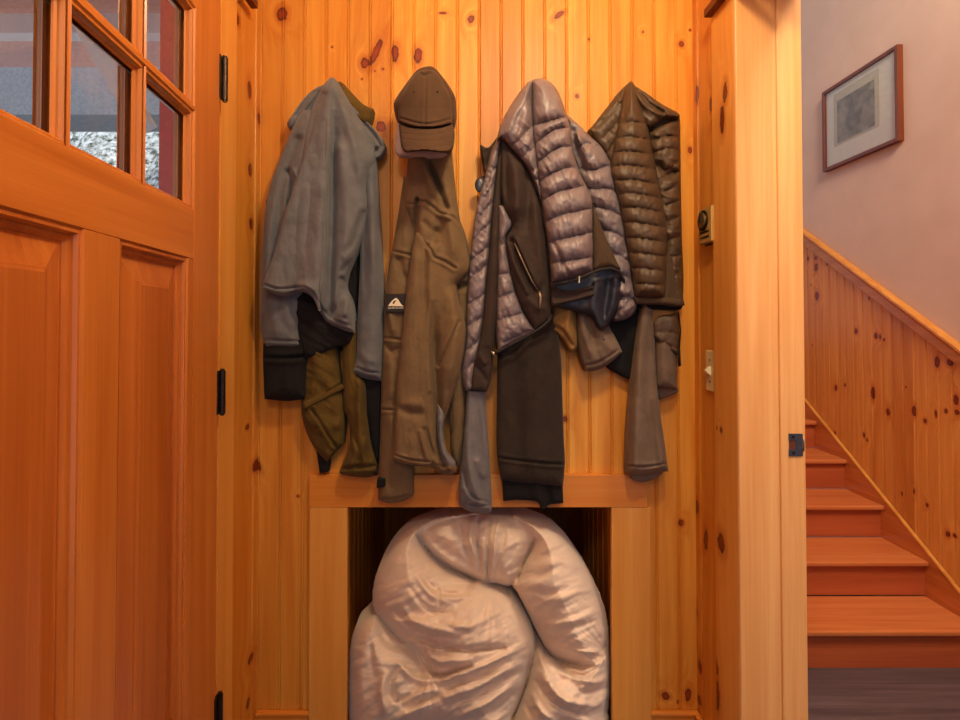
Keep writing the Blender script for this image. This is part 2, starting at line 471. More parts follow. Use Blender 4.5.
w = bead_wall('wall_left', m_left, (XL, 0, 0), (0, 1, 0), (1, 0, 0), 1.21, D + .01, [D - .036, D - .036 - PITCHB], ZB, ZT)
tag(w, 'knotty pine beadboard left side of the coat nook', 'wall', kind='structure')
YP = 1.232                                 # front of the post on the right
XP0, XP1 = XCR, P(806, 400, YP).x
# right casing board on the side of the nook, and the post front
t = empty('trim_1', 'pine post of the hall doorway to the right of the coats', 'trim', (XP0, YP, 0), kind='structure')
box('casing', m_rcase, XP0, XR + .03, YP + .004, YC, ZB, ZT, .006, t)
xg0, xg1 = P(774.5, 300, YP).x, P(779.5, 300, YP).x
xb = P(737.5, 300, YP).x
b = bmesh.new()
for x0, x1, dy in ((XP0 + .001, xb - .0012, .001), (xb, xg0, 0.0), (xg1, XP1, .002)):
    bx(b, x0, x1, YP + dy, YP + .06, ZB, ZT, .0035 if x1 - x0 > .01 else .003, 3)
bx(b, xg0 - .001, xg1 + .001, YP + .006, YP + .06, ZB, ZT, .002)
autosmooth(obj('jamb_face', b, m_face, t))
box('partition', m_pine, XR + .03, XP1 - .004, YP + .06, 3.6, ZB, ZT, .002, t)
# head of that doorway, running from the post towards the viewer above the picture
box('door_head', m_piney, XP0 + .002, XP1, -.6, YP + .05, 2.17, 2.5, .003, t)
# left jamb and casing by the front door
t = empty('trim_2', 'pale pine jamb and casing along the hinge side of the front door', 'trim', (XL, 1.2, 0), kind='structure')
box('casing', m_pine, XL - .02, XL + .017, 1.228, 1.312, ZB, ZT, .005, t)
box('jamb', m_pine, XL - .04, XL + .010, 1.203, 1.2278, ZB, ZT, .004, t)
# cleats high on both side walls
def cleat(px, py, X, side, nm, lab):
    p = PX(px, py, X)
    c = box(nm, m_cleat, X, X - side * .02, 1.05 if side > 0 else 1.24, p.y, p.z, p.z + .022, .002)
    return tag(c, lab, 'cleat')
cleat(711, 18, XCR, 1, 'shelf_cleat', 'dark wood cleat high on the right side of the nook')
cleat(251, 9, XL + .017, -1, 'shelf_cleat', 'dark wood cleat high on the left side above the hinge')
# cubby behind the opening
t = empty('wall_cubby', 'beadboard lining of the dark cubby', 'wall', (0, D + .3, 0), kind='structure')
zf = .105
YB = 2.35
bead_wall('side_lining', m_left, (OX0, 0, 0), (0, 1, 0), (1, 0, 0), D + .016, YB, [D + .02 + PITCHB * k for k in range(1, 13)], zf - .02, OZ + .01, parent=t)
bead_wall('side_lining', m_right, (OX1, 0, 0), (0, 1, 0), (-1, 0, 0), D + .016, YB, [D + .02 + PITCHB * k for k in range(1, 13)], zf - .02, OZ + .01, parent=t)
bead_wall('back_lining', m_back, (0, YB, 0), (1, 0, 0), (0, -1, 0), OX0, OX1, [j for j in jx if OX0 < j < OX1], zf - .02, OZ + .01, parent=t)
box('cubby_floor', m_pinex, OX0 - .02, OX1 + .02, D + .016, YB + .02, zf - .03, zf, .002, t)
box('cubby_roof', m_pinex, OX0 - .02, OX1 + .02, D + .016, YB + .02, OZ, OZ + .03, .002, t)
# frame of the cubby
t = empty('cubby_frame', 'flat pine frame around the cubby opening below the coats', 'frame', (0, D, 0))
yf = D - .02
a0, a1 = P(309, 490, yf).x, P(648.5, 490, yf).x
ztop, zlip = P(480, 475, yf).z, P(480, 507.5, yf).z
box('head_rail', m_pinex, a0, a1 - .004, yf, D - .0005, zlip, ztop, .002, t)
box('side_post', m_pine, a0 + .001, P(347, 600, yf).x, yf + .001, D - .0005, ZB, zlip - .0004, .002, t)
box('side_post', m_pine, P(612, 600, yf).x, P(651, 600, yf).x, yf + .001, D - .0005, ZB, zlip - .0004, .002, t)
# baseboards of the nook
zb_ = P(660, 713, D - .016).z
def baseboard(nm, x0, x1, y0, y1, lab):
    t = empty(nm, lab, 'baseboard', ((x0 + x1) / 2, (y0 + y1) / 2, 0), kind='structure')
    box('board', m_pinex, x0, x1, y0, y1, 0, zb_ - .012, .001, t)
    e = .004
    box('cap', m_pinex, x0 - (e if nm.endswith('right') else 0), x1 + (e if nm.endswith('left') else 0), y0 - (e if nm.endswith('back') or 'back' in nm else 0), y1, zb_ - .012, zb_, .004, t)
baseboard('baseboard_back', P(651, 600, yf).x + .001, XR - .001, D - .014, D - .0005, 'pine baseboard right of the cubby')
baseboard('baseboard_back_left', XL + .001, a0 - .001, D - .014, D - .0005, 'pine baseboard left of the cubby')
baseboard('baseboard_right', XR - .013, XR - .0005, YC + .001, D - .0155, 'pine baseboard on the right side of the nook')
# floors and ceiling
HF = -.18                                  # hall floor, one step lower
fl = NT('dark_floor_boards')
sp = fl.n('ShaderNodeSeparateXYZ'); fl.l(fl.co, sp.inputs[0])
q = fl.math('FLOOR', fl.math('DIVIDE', sp.outputs[1], .14)); wn = fl.n('ShaderNodeTexWhiteNoise'); wn.noise_dimensions = '1D'; fl.l(q, wn.inputs['W'])
mp = fl.n('ShaderNodeMapping'); fl.l(fl.co, mp.inputs[0]); mp.inputs['Scale'].default_value = (2, 40, 2)
g = fl.noise(mp.outputs[0], 1, 4, .6)
col = fl.mix(fl.rng(g, .3, .7), C(104, 84, 84), C(70, 54, 54)); col = fl.mix(fl.math('MULTIPLY', wn.outputs[0], .4), col, C(60, 46, 46))
frac = fl.math('FRACT', fl.math('DIVIDE', sp.outputs[1], .14)); col = fl.mix(fl.rng(frac, .0, .03, 1, 0), col, C(36, 26, 24))
fl.l(col, fl.b.inputs[0]); fl.b.inputs['Roughness'].default_value = .5
m_floor = fl.m
XW = 2.237                                 # right wall of the stair hall
o = box('floor', m_floor, -1.0, XP1 - .005, -2.2, D + .02, -.2, 0, 0); tag(o, 'wooden floor of the entry', 'floor', kind='structure')
o = box('floor_hall', m_floor, XP1 - .004, XW + .05, -2.2, 3.4, HF - .05, HF, 0); tag(o, 'dark wooden hall floor at the foot of the stairs', 'floor', kind='structure')
m_ceil = plain('ceiling_paint', C(226, 214, 196), .9)
o = box('ceiling', m_ceil, -1.0, XP1 + .05, -2.2, D + .05, ZT + .002, ZT + .08, 0); tag(o, 'painted ceiling of the entry', 'ceiling', kind='structure')
wt = NT('plaster')
n = wt.noise(wt.co, 6, 3); wt.l(wt.mix(wt.rng(n, .3, .7), C(206, 172, 147), C(199, 164, 139)), wt.b.inputs[0]); wt.b.inputs['Roughness'].default_value = .92
wt.bump(wt.noise(wt.co, 160, 3), .15, .0008)
o = box('ceiling_hall', m_ceil, XP1 + .051, XW + .1, -2.2, 6.1, 4.201, 4.3, 0); tag(o, 'ceiling high above the stairs', 'ceiling', kind='structure')
o = box('wall_entry', m_pine, -.75, -.62, -2.2, hp_y0, 0, ZT, 0); tag(o, 'pine wall of the entry beside the latch side of the door', 'wall', kind='structure')
o = box('wall_hall', wt.m, XW + .012, XW + .1, -2.2, 6.0, HF, 4.2, 0); tag(o, 'pale plaster wall above the stairs', 'wall', kind='structure')
o = box('wall_hall_end', wt.m, XP1 - .2, XW + .1, 6.0, 6.1, HF, 4.2, 0); tag(o, 'plaster wall at the head of the stairs', 'wall', kind='structure')

# ================================================================== STAIR HALL
RUN, RISE, DN1 = .255, .174, 2.165
sl = .68
def zcap(y): return P(806, 231, 3.309).z + sl * (y - 3.309) + (PX(806, 231, XW).z - P(806, 231, 3.309).z)
c0 = PX(806, 231, XW); c1 = PX(955, 341, XW)
slc = (c0.z - c1.z) / (c0.y - c1.y)
def zcap(y): return c0.z + slc * (y - c0.y)
k0 = PX(808, 404.5, XW - .018); k1 = PX(955, 587, XW - .018)
slk = (k0.z - k1.z) / (k0.y - k1.y)
def zsk(y): return k0.z + slk * (y - k0.y)
wk = []
for px, py, a, c_ in ((816, 267, .017, .026), (808, 259, .012, .016), (816, 258, .013, .012), (823, 257, .006, .008), (817, 296, .02, .028), (811, 285, .006, .006), (856, 331, .014, .018), (876, 336, .014, .02, ), (884, 340, .008, .01),
    (836, 388, .012, .02), (845, 385, .008, .01), (873, 393, .016, .038), (888, 412, .014, .02), (914, 411, .013, .03), (925, 421, .01, .013), (936, 414, .008, .018), (946, 411, .01, .012), (956, 400, .014, .026), (957, 412, .013, .014),
    (864, 435, .01, .016), (867, 440, .008, .01), (835, 433, .01, .012), (937, 362, .014, .03), (950, 362, .018, .02), (869, 298, .006, .012), (880, 337, .008, .016), (902, 494, .006, .012), (914, 491, .006, .014), (927, 505, .008, .01), (948, 534, .012, .014), (955, 536, .01, .01), (827, 264, .008, .01), (906, 387, .005, .006), (812, 345, .005, .008)):
    wk.append(kyz(px, py, a * .9, c_ * .95, XW))
m_wains = wood('pine_wainscot', C(212, 138, 62), C(190, 110, 40), 'Z', board=('Y', 2.0, .13), knots=wk, plane='YZ', rough=.4, tone=.12)
wj = [1.6 + .065 * k for k in range(0, 40)]
o = bead_wall('wall_wainscot', m_wains, (XW, 0, 0), (0, 1, 0), (-1, 0, 0), 1.3, 4.6, wj, HF, lambda s: zcap(s) - .05, .012)
tag(o, 'knotty pine wainscot that rises along the stairs', 'wall', kind='structure')
t = empty('trim_3', 'sloping pine cap rail on top of the stair wainscot', 'trim', (XW, 2.5, zcap(2.5)), kind='structure')
m_cap = wood('cap_wood', C(212, 142, 64), C(186, 112, 44), 'Y', rough=.32)
def sloped(name, y0, y1, prof, f, parent, mat):
    b = bmesh.new()
    prism(b, prof, lambda x, z: Vector((x, y0, f(y0) + z)), lambda x, z: Vector((x, y1, f(y1) + z)))
    return autosmooth(obj(name, b, mat, parent), 40)
sloped('cap', 1.3, 4.6, [(XW + .011, 0), (XW - .022, 0), (XW - .03, -.006), (XW - .03, -.018), (XW - .024, -.026), (XW - .014, -.036), (XW - .012, -.044), (XW + .011, -.044)], zcap, t, m_cap)
sloped('apron', 1.3, 4.6, [(XW + .011, -.0445), (XW - .011, -.0445), (XW - .012, -.09), (XW - .008, -.098), (XW - .003, -.1), (XW - .0005, -.1), (XW - .0005, -.06), (XW + .011, -.06)], zcap, t, m_cap)
st = empty('staircase', 'reddish wooden staircase climbing behind the doorway post', 'staircase', ((XP1 + XW) / 2, DN1, HF))
xs0, xs1 = XP1 + .004, XW - .019
for k in range(1, 9):
    y = DN1 + RUN * (k - 1); z = HF + RISE * k
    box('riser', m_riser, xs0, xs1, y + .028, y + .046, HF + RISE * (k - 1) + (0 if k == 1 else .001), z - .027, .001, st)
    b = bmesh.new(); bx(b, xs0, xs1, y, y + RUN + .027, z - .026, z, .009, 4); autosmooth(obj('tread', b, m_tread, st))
b = bmesh.new()
prism(b, [(1.9, HF), (4.55, HF), (4.55, zsk(4.55)), (1.9, max(zsk(1.9), HF + .02))], lambda y, z: Vector((XW - .0185, y, z)), lambda y, z: Vector((XW - .004, y, z)))
sk = obj('stringer', b, m_skirt, st)
sloped('stringer_edge', 1.95, 4.55, [(XW - .021, -.004), (XW - .019, .004), (XW - .0035, .004), (XW - .0035, -.0), (XW - .0185, -.001)], zsk, st, m_cap)

# framed print on the hall wall
XF = XW + .012
y0, y1, z0, z1 = 2.605, 3.125, 2.254, 2.753
xf = XF - .032
q0 = PX(821.5, 92, xf); q1 = PX(897, 45, xf); q2 = PX(821.5, 172, xf); q3 = PX(897, 142, xf)
y1 = q0.y; y0 = q1.y; z1 = (q0.z + q1.z) / 2; z0 = (q2.z + q3.z) / 2
fr = empty('framed_print', 'small framed grey print hanging on the hall wall above the stairs', 'picture', (XF, (y0 + y1) / 2, z0))
m_frame = wood('frame_wood', C(118, 56, 28), C(88, 38, 16), 'Z', rough=.35)
b = bmesh.new(); fw = .02
bx(b, xf, XF - .001, y0, y0 + fw, z0, z1, .002); bx(b, xf, XF - .001, y1 - fw, y1, z0, z1, .002)
bx(b, xf, XF - .001, y0 + fw, y1 - fw, z0, z0 + fw, .002); bx(b, xf, XF - .001, y0 + fw, y1 - fw, z1 - fw, z1, .002)
autosmooth(obj('frame', b, m_frame, fr))
box('mat_board', plain('mat_board', C(222, 206, 184), .85), XF - .016, XF - .010, y0 + fw - .004, y1 - fw + .004, z0 + fw - .004, z1 - fw + .004, 0, fr)
pr = NT('print_paper')
n1 = pr.noise(pr.co, 14, 6, .6, .3); n2 = pr.noise(pr.co, 5, 3)
pr.l(pr.mix(pr.rng(pr.math('ADD', pr.math('MULTIPLY', n1, .7), pr.math('MULTIPLY', n2, .3)), .3, .7), C(92, 80, 66), C(176, 160, 138)), pr.b.inputs[0]); pr.b.inputs['Roughness'].default_value = .9
ya, yb_ = PX(872, 100, xf).y, PX(835, 120, xf).y
za, zc = (PX(835, 144, xf).z + PX(872, 125, xf).z) / 2, (PX(835, 103, xf).z + PX(872, 77, xf).z) / 2
box('print_border', plain('print_border', C(196, 178, 150), .9), XF - .0175, XF - .0162, ya - .03, yb_ + .03, za - .012, zc + .05, 0, fr)
box('print', pr.m, XF - .0188, XF - .0176, ya, yb_, za, zc, 0, fr)
gm = NT('glass'); gm.b.inputs['Base Color'].default_value = (1, 1, 1, 1); gm.b.inputs['Roughness'].default_value = .02; gm.b.inputs['Transmission Weight'].default_value = 1.0; gm.b.inputs['IOR'].default_value = 1.45
gtr = gm.n('ShaderNodeBsdfTransparent'); gtr.inputs[0].default_value = (.93, .94, .93, 1)
ggl = gm.n('ShaderNodeBsdfGlossy'); ggl.inputs['Roughness'].default_value = .03
fr_ = gm.n('ShaderNodeFresnel'); fr_.inputs[0].default_value = 1.45
mx = gm.n('ShaderNodeMixShader'); ggeo = gm.n('ShaderNodeNewGeometry'); gm.l(gm.math('MULTIPLY', fr_.outputs[0], gm.math('SUBTRACT', 1.0, ggeo.outputs['Backfacing'])), mx.inputs[0]); gm.l(gtr.outputs[0], mx.inputs[1]); gm.l(ggl.outputs[0], mx.inputs[2]); gm.l(mx.outputs[0], gm.out.inputs[0])
m_glass = gm.m
box('glazing', m_glass, XF - .026, XF - .024, y0 + fw - .003, y1 - fw + .003, z0 + fw - .003, z1 - fw + .003, 0, fr)

# strike plate on the post
ya = YP + .002
s0, s1 = P(788.5, 433.5, ya), P(802.5, 456, ya)
t = empty('strike_plate', 'small dark steel strike plate on the doorway post', 'strike plate', ((s0.x + s1.x) / 2, ya, s1.z))
w_, h_ = s1.x - s0.x, s0.z - s1.z
b = bmesh.new()
hx0, hx1, hz0, hz1 = s0.x, s0.x + w_ * .5, s1.z + h_ * .3, s1.z + h_ * .7
for x0, x1, z0_, z1_ in ((s0.x, s1.x, hz1, s0.z), (s0.x, s1.x, s1.z, hz0), (hx1, s1.x, hz0, hz1)):
    bx(b, x0, x1, ya - .0022, ya + .0005, z0_, z1_, .0004)
autosmooth(obj('plate', b, m_steel, t))
m_sock = plain('socket_wood', C(92, 40, 14), .8)
box('bolt_hole', m_sock, hx0 + .001, hx1, ya - .0012, ya + .0008, hz0, hz1, 0, t)
b = bmesh.new(); tube(b, [(s1.x + .0015, ya - .0022, hz0 - .004), (s1.x + .002, ya - .003, (hz0 + hz1) / 2), (s1.x + .0015, ya - .0022, hz1 + .004)], .0014, 8); obj('lip', b, m_steel, t, True)
for zz in (s0.z - h_ * .15, s1.z + h_ * .15):
    b = bmesh.new(); cyl(b, (s0.x + w_ * .3, ya - .0038, zz), (s0.x + w_ * .3, ya - .001, zz), .0035, 14); autosmooth(obj('screw', b, m_metal, t))

# thermostat and switch on the right side wall of the nook
X0 = XR - .0005
xt = XR - .026
tq0, tq1 = PX(698.5, 210, xt), PX(711.5, 204, xt)
yA, yBt = PX(711.0, 226, xt).y, PX(698.0, 226, xt).y
zA, zBt = PX(711, 241, xt).z, PX(711, 204.5, xt).z
t = empty('thermostat', 'tan wall thermostat with a round dial right of the coats', 'thermostat', (XR, (yA + yBt) / 2, zA))
m_tan = plain('tan_metal', C(186, 146, 80), .42, .2)
box('case', m_tan, xt, X0, yA, yBt, zA, zBt, .004, t)
box('back_plate', m_black, X0 - .006, X0, yA - .004, yBt + .002, zA - .003, zBt + .003, .001, t)
yc, zc2 = (yA + yBt) / 2 + .004, zA + (zBt - zA) * .64
b = bmesh.new(); cyl(b, (xt - .001, yc, zc2), (xt - .004, yc, zc2), .028, 32); autosmooth(obj('dial_ring', b, m_metal, t))
b = bmesh.new(); cyl(b, (xt - .003, yc, zc2), (xt - .008, yc, zc2), .021, 32); autosmooth(obj('dial', b, m_brass, t))
b = bmesh.new(); bx(b, xt - .011, xt - .008, yc - .003, yc + .003, zc2 - .006, zc2 + .02, .001); autosmooth(obj('pointer', b, m_metal, t))
for k in range(2):
    box('slot', m_metal, xt - .0012, xt + .001, yA + .012, yBt - .012, zA + .014 + .014 * k, zA + .019 + .014 * k, .0004, t)
xs = XR - .007
yA, yBt = PX(714.5, 370, xs).y, PX(705.5, 370, xs).y
zA, zBt = PX(712, 391.5, xs).z, PX(712, 351, xs).z
yA = max(yA, YC + .002)
t = empty('light_switch', 'ivory light switch right of the hanging coats', 'switch', (XR, (yA + yBt) / 2, zA))
box('plate', m_ivory, xs, X0, yA, yBt, zA, zBt, .002, t)
b = bmesh.new(); zc2 = (zA + zBt) / 2
yc = yBt - .026
prism(b, [(xs, zc2 - .012), (xs - .003, zc2 - .011), (xs - .014, zc2 - .001), (xs - .014, zc2 + .003), (xs - .003, zc2 + .011), (xs, zc2 + .012)], lambda x, z: Vector((x, yc - .006, z)), lambda x, z: Vector((x, yc + .006, z)))
obj('toggle', b, plain('toggle', C(236, 222, 190), .35), t)
for zz in (zc2 + .03, zc2 - .03):
    b = bmesh.new(); cyl(b, (xs + .001, yc, zz), (xs - .0015, yc, zz), .003, 12); obj('screw', b, m_brass, t)

# ================================================================== FRONT DOOR
dv = Vector((.096, -1, 0)).normalized()
hp = P(218.5, 300, 1.19) - Vector((1, .096, 0)) * .0225
rz = math.atan2(dv.y, dv.x)
W = .875
dr = empty('door_1', 'fir front door with small panes and raised panels', 'door', (hp.x, hp.y, 0), rz, kind='structure')
def DL(px, py, off=.0225):
    """door-local (u, z) where the sight line meets the inner face of the door"""
    nrm = Vector((-dv.y, dv.x, 0))
    q = Vector((hp.x, hp.y, 0)) + nrm * off
    xn = (px - CX) / F; yn = (PY0 - py) / F
    r = Vector((xn, CP - yn * SP, SP + yn * CP)); o = Vector((0, 0, HC))
    k = (q - o).dot(nrm) / r.dot(nrm)
    p = o + r * k - Vector((hp.x, hp.y, 0))
    return p.dot(dv), p.z
HT = .0225
def dbox(name, mat, u0, u1, z0, z1, y0=-HT, y1=HT, bev=.002):
    return box(name, mat, u0, u1, y0, y1, z0, z1, bev, dr, world=False)
u_st = .158
c3 = (.180, .322); 
z_lb = DL(183, 197)[1]; z_mu = DL(187, 101)[1]
print('door', DL(183, 197), DL(187, 101), DL(143, 173), DL(130, 165), DL(68, 128), DL(188, 262), DL(120, 237), DL(83.6, 221), DL(46, 113))
GL = [(DL(183, 190, .006)[0], DL(143, 170, .014)[0]), (DL(131, 160, .006)[0], DL(68, 130, .014)[0])]
cw = GL[1][1] - GL[1][0]; gp = GL[1][0] - GL[0][1]
GL.append((GL[1][1] + gp, GL[1][1] + gp + cw))
uL = GL[2][1] + .0155; us = GL[0][0] - .0155
W = uL + us
mz = .02
zr1 = z_lb - .015                           # under edge of the glazed part
lite_h = z_mu - .02 - z_lb
rows = [(z_lb, z_lb + lite_h), (z_mu + .02, z_mu + .02 + lite_h)]
ztopg = rows[1][1] + .015; ZD = ztopg + .13
pA = (DL(188, 300)[0], DL(120, 300)[0]); pB = (DL(83.8, 300)[0], DL(83.8, 300)[0] + (DL(120, 300)[0] - DL(188, 300)[0]))
zp1 = (DL(188, 262)[1] + DL(83.8, 222)[1]) / 2; zp0 = .30
dbox('stile', m_firz, 0, us, .012, ZD); dbox('stile', m_firz, uL, W, .012, ZD)
dbox('rail', m_firx, us, uL, ztopg, ZD); dbox('rail', m_firx, us, uL, zp1, zr1); dbox('rail', m_firx, us, uL, .012, zp0)
dbox('mid_stile', m_firz, pA[1], pB[0], zp0, zp1)
if pA[0] > us: dbox('stile_strip', m_firz, us, pA[0], zp0, zp1)
if pB[1] < uL: dbox('stile_strip', m_firz, pB[1], uL, zp0, zp1)
# muntins with bevelled beads
def loops_mesh(name, mat, u0, u1, z0, z1, prof, fill=True, both=True):
    b = bmesh.new()
    for sgn in ((1, -1) if both else (1,)):
        rings = []
        for ins, y in prof:
            rings.append([b.verts.new((u, sgn * y, z)) for u, z in ((u0 + ins, z0 + ins), (u1 - ins, z0 + ins), (u1 - ins, z1 - ins), (u0 + ins, z1 - ins))])
        for a, c in zip(rings, rings[1:]):
            for k in range(4): b.faces.new((a[k], a[(k + 1) % 4], c[(k + 1) % 4], c[k]))
        if fill: b.faces.new(rings[-1])
    bmesh.ops.remove_doubles(b, verts=b.verts[:], dist=1e-5)
    o = obj(name, b, mat, dr, world=False); return o
pan_prof = [(0, HT - .0005), (.003, HT - .0035), (.008, HT - .003), (.011, HT - .008), (.0115, HT - .012), (.016, HT - .0125), (.021, HT - .0165), (.0215, HT - .0185), (.026, HT - .0185),
            (.062, HT - .0085), (.0625, HT - .006), (.066, HT - .0055), (.069, HT - .0045)]
for u0, u1 in (pA, pB):
    loops_mesh('panel', m_firp, u0, u1, zp0, zp1, pan_prof)
gb = .005
bead_prof = [(0, HT - .001), (.003, HT - .004), (.007, HT - .0045), (.010, HT - .010), (.0105, HT - .013), (.0135, HT - .015), (.015, gb)]
for (u0, u1) in GL:
    for (za, zb2) in rows:
        loops_mesh('glazing_bead', m_firz, u0 - .015, u1 + .015, za - .015, zb2 + .015, bead_prof, fill=False)
        dbox('pane', m_glass, u0 - .001, u1 + .001, za - .001, zb2 + .001, -.002, .002, 0)
for k in range(2):
    a, c = GL[k][1] + .015, GL[k + 1][0] - .015
    if c > a: dbox('muntin', m_firz, a, c, zr1, ztopg, -HT + .0005, HT - .0005, .001)
a, c = rows[0][1] + .015, rows[1][0] - .015
if c > a: dbox('muntin', m_firx, us, uL, a, c, -HT + .0005, HT - .0005, .001)
# hinges: knuckles stand proud at the hinge edge
for py0, py1 in ((53, 98), (371, 415), (700, 744)):
    p0, p1 = P(224, py0, 1.185), P(220, py1, 1.185)
    zc2 = (p0.z + p1.z) / 2; hh = .052
    b = bmesh.new()
    yk = HT + .006; uk = -.012
    for k in range(5):
        cyl(b, (uk, yk, zc2 - hh + k * hh * .4), (uk, yk, zc2 - hh + (k + 1) * hh * .4 - .0008), .0072, 16)
    cyl(b, (uk, yk, zc2 + hh), (uk, yk, zc2 + hh + .004), .005, 12); cyl(b, (uk, yk, zc2 - hh - .004), (uk, yk, zc2 - hh), .005, 12)
    bx(b, -.012, .006, HT - .002, HT + .0025, zc2 - hh, zc2 + hh, .0006)
    bx(b, -.022, -.012, HT - .001, HT + .003, zc2 - hh, zc2 + hh, .0006)
    autosmooth(obj('hinge', b, m_metal, dr, world=False))

o = box('wall_left_head', m_piney, XL - .10, XL - .002, hp_y0 + .001, 1.2025, ZD + .012, ZT, .002); tag(o, 'pine wall above the front door', 'wall', kind='structure')
# ================================================================== GARMENTS AND BEDDING
m_grey = cloth('grey_fleece', C(114, 112, 114), C(90, 87, 86), .95, 1100, .35, .35)
m_greyi = cloth('grey_fleece_inside', C(74, 70, 68), None, .95, 1100, .3, .2)
m_blk = cloth('black_knit', C(34, 30, 30), C(22, 20, 20), .95, 900, .5, .1)
m_dbrn = cloth('dark_brown_fleece', C(62, 50, 42), C(44, 35, 30), 1.0, 700, .6, .25)
m_olive = cloth('olive_canvas', C(104, 80, 34), C(74, 54, 20), .9, 1000, .3, .15, wrinkle=1.2)
m_khaki = cloth('khaki_softshell', C(126, 100, 70), C(102, 79, 53), .85, 1300, .22, .2)
m_khakid = cloth('dark_khaki_gap_eyelets', C(92, 70, 48), None, .85, 1300, .2, .1)  # darker khaki: painted shade of the body-sleeve gap, and the cap eyelets
m_lin = cloth('grey_lining', C(128, 122, 122), C(102, 96, 98), .8, 900, .2, .2)
m_capc = cloth('brown_cap_twill', C(90, 66, 46), C(72, 51, 35), .95, 1100, .4, .2)
m_under = cloth('pale_cap_underside', C(196, 172, 160), None, .8, 900, .2, .1)
m_puff = cloth('mauve_nylon', C(142, 125, 124), C(120, 103, 104), .42, 1600, .05, .0, .55, 20, wrinkle=2.2, dist=.0012)
m_soft = cloth('dark_softshell', C(68, 52, 44), C(52, 38, 32), .75, 1500, .15, .15)
m_trim = cloth('dark_binding', C(52, 44, 44), None, .7, 1500, .15, .1)
m_navy = cloth('navy_lining', C(40, 42, 56), C(26, 26, 36), .45, 900, .1, .0, .5, wrinkle=1.5)
m_zip = plain('zip_metal', C(170, 150, 120), .35, .8)
m_bpuff = cloth('brown_nylon', C(94, 71, 50), C(76, 56, 38), .5, 1600, .05, .0, .4, 20, wrinkle=1.8, dist=.0010)
m_bpuffd = cloth('brown_softshell', C(84, 64, 46), None, .8, 1500, .15, .1)
m_taupe = cloth('taupe_canvas', C(126, 104, 88), C(98, 78, 62), .92, 800, .35, .15)
m_tan = cloth('tan_canvas', C(160, 118, 66), C(128, 90, 46), .9, 800, .3, .15)
m_down = cloth('comforter_cotton', C(234, 208, 184), C(224, 196, 172), .62, 1200, .12, .35, .3, 14, wrinkle=1.6, dist=.0009)
R_ = relief
NZ = lambda a, s=14, l=60, ang=1.45, seed=1: (a, l, s, ang, seed)      # long soft folds, mostly upright

# ---------- olive jacket behind the grey one
g = empty('olive_jacket', 'olive canvas jacket hanging underneath the grey hooded jacket', 'jacket', P(345, 110, 1.49), group=None)
R_('shoulders', m_olive, [(324, 120), (336, 112), (348, 125), (354, 200), (356, 330, 1), (304, 330, 1), (304, 220)], 1.478, g, T=.006, R=8, tb=.0215, step=3)
R_('body', m_olive, [(304, 300, 1), (303, 345), (302, 400), (302, 416), (308, 436), (317, 451), (327, 462, 1), (334, 454), (343, 445, 1), (345, 425), (344, 398), (341, 380), (338, 350), (340, 300, 1)], 1.465, g, T=.03, R=14,
   folds=[fold([(312, 410), (325, 430), (337, 449)], -.004, 1.6, taper=''), fold([(341, 384), (328, 393), (314, 403)], -.003, 1.4, taper=''), fold([(310, 345), (322, 375), (340, 392)], .006, 6), fold([(330, 300), (318, 350), (312, 395)], .008, 6), fold([(318, 420), (330, 428), (342, 420)], .006, 5), fold([(309, 420), (318, 428)], .005, 4)],
   noise=[(.007, 30, 7, .6, 3)], tb=.02)
R_('collar', m_olive, [(330, 84, 1), (341, 82), (352, 93), (363, 104), (373.5, 109, 1), (372, 117), (370, 124, 1), (358, 122), (345, 110)], 1.462, g, T=.02, R=8, tb=.03, noise=[(.003, 20, 5, .7, 2)])
R_('sleeve', m_olive, [(342, 320, 1), (343, 400), (348, 420), (350, 440), (346, 456), (340, 470), (341, 474), (356, 477), (370, 477), (377, 471, 1), (376, 462), (370, 440), (367, 415), (366, 385), (358, 370), (357, 320, 1)], 1.455, g, T=.03, R=11,
   folds=[fold([(360, 380), (359, 420), (362, 460)], .012, 4), fold([(340, 469), (358, 467), (376, 466)], -.006, 2, taper=''), fold([(350, 440), (355, 452), (350, 468)], .008, 3), fold([(366, 440), (362, 455), (366, 468)], .008, 3)], noise=[(.006, 26, 5, 1.3, 5)], tb=.02)
R_('pocket_flap', m_olive, [(303, 402, 1), (320, 394), (341, 384, 1), (343, 389), (325, 399), (304, 410, 1)], 1.432, g, T=.004, R=2, tb=.012)

# ---------- black sweatshirt behind the grey jacket
g = empty('black_sweatshirt', 'black sweatshirt hanging behind the grey hooded jacket, its cuff below the grey sleeve', 'sweatshirt', P(310, 200, 1.49))
R_('body', m_blk, [(266, 200, 1), (360, 200, 1), (358, 300), (353, 340), (345, 350), (330, 352), (315, 358), (312, 352), (290, 352), (266, 340)], 1.475, g, T=.015, R=12, tb=.018, noise=[(.006, 30, 10, 1.4, 2)])
R_('waist', m_blk, [(285, 285, 1), (330, 285, 1), (352, 320, 1), (352, 338), (346, 345), (336, 347), (326, 351), (316, 356), (306, 357, 1), (300, 340)], 1.425, g, T=.012, R=9, tb=.03, noise=[(.006, 30, 6, .5, 2)])
R_('sleeve', m_blk, [(264, 330, 1), (312, 335, 1), (313, 348), (308, 360), (306, 399, 1), (286, 401), (264.5, 399, 1), (263, 360)], 1.452, g, T=.03, R=16, tb=.025,
   folds=[fold([(263, 357), (285, 358), (312, 356)], -.005, 2, taper=''), fold([(285, 360), (285, 398)], .004, 5)])
R_('sleeve', m_blk, [(353, 362, 1), (381, 372, 1), (380.5, 430), (378, 464), (372, 450), (367, 420), (362, 400), (356, 385)], 1.468, g, T=.02, R=9, tb=.02)
R_('hem', m_blk, [(315, 440, 1), (331, 450, 1), (328, 472, 1), (319.5, 473, 1)], 1.474, g, T=.01, R=5, tb=.02)

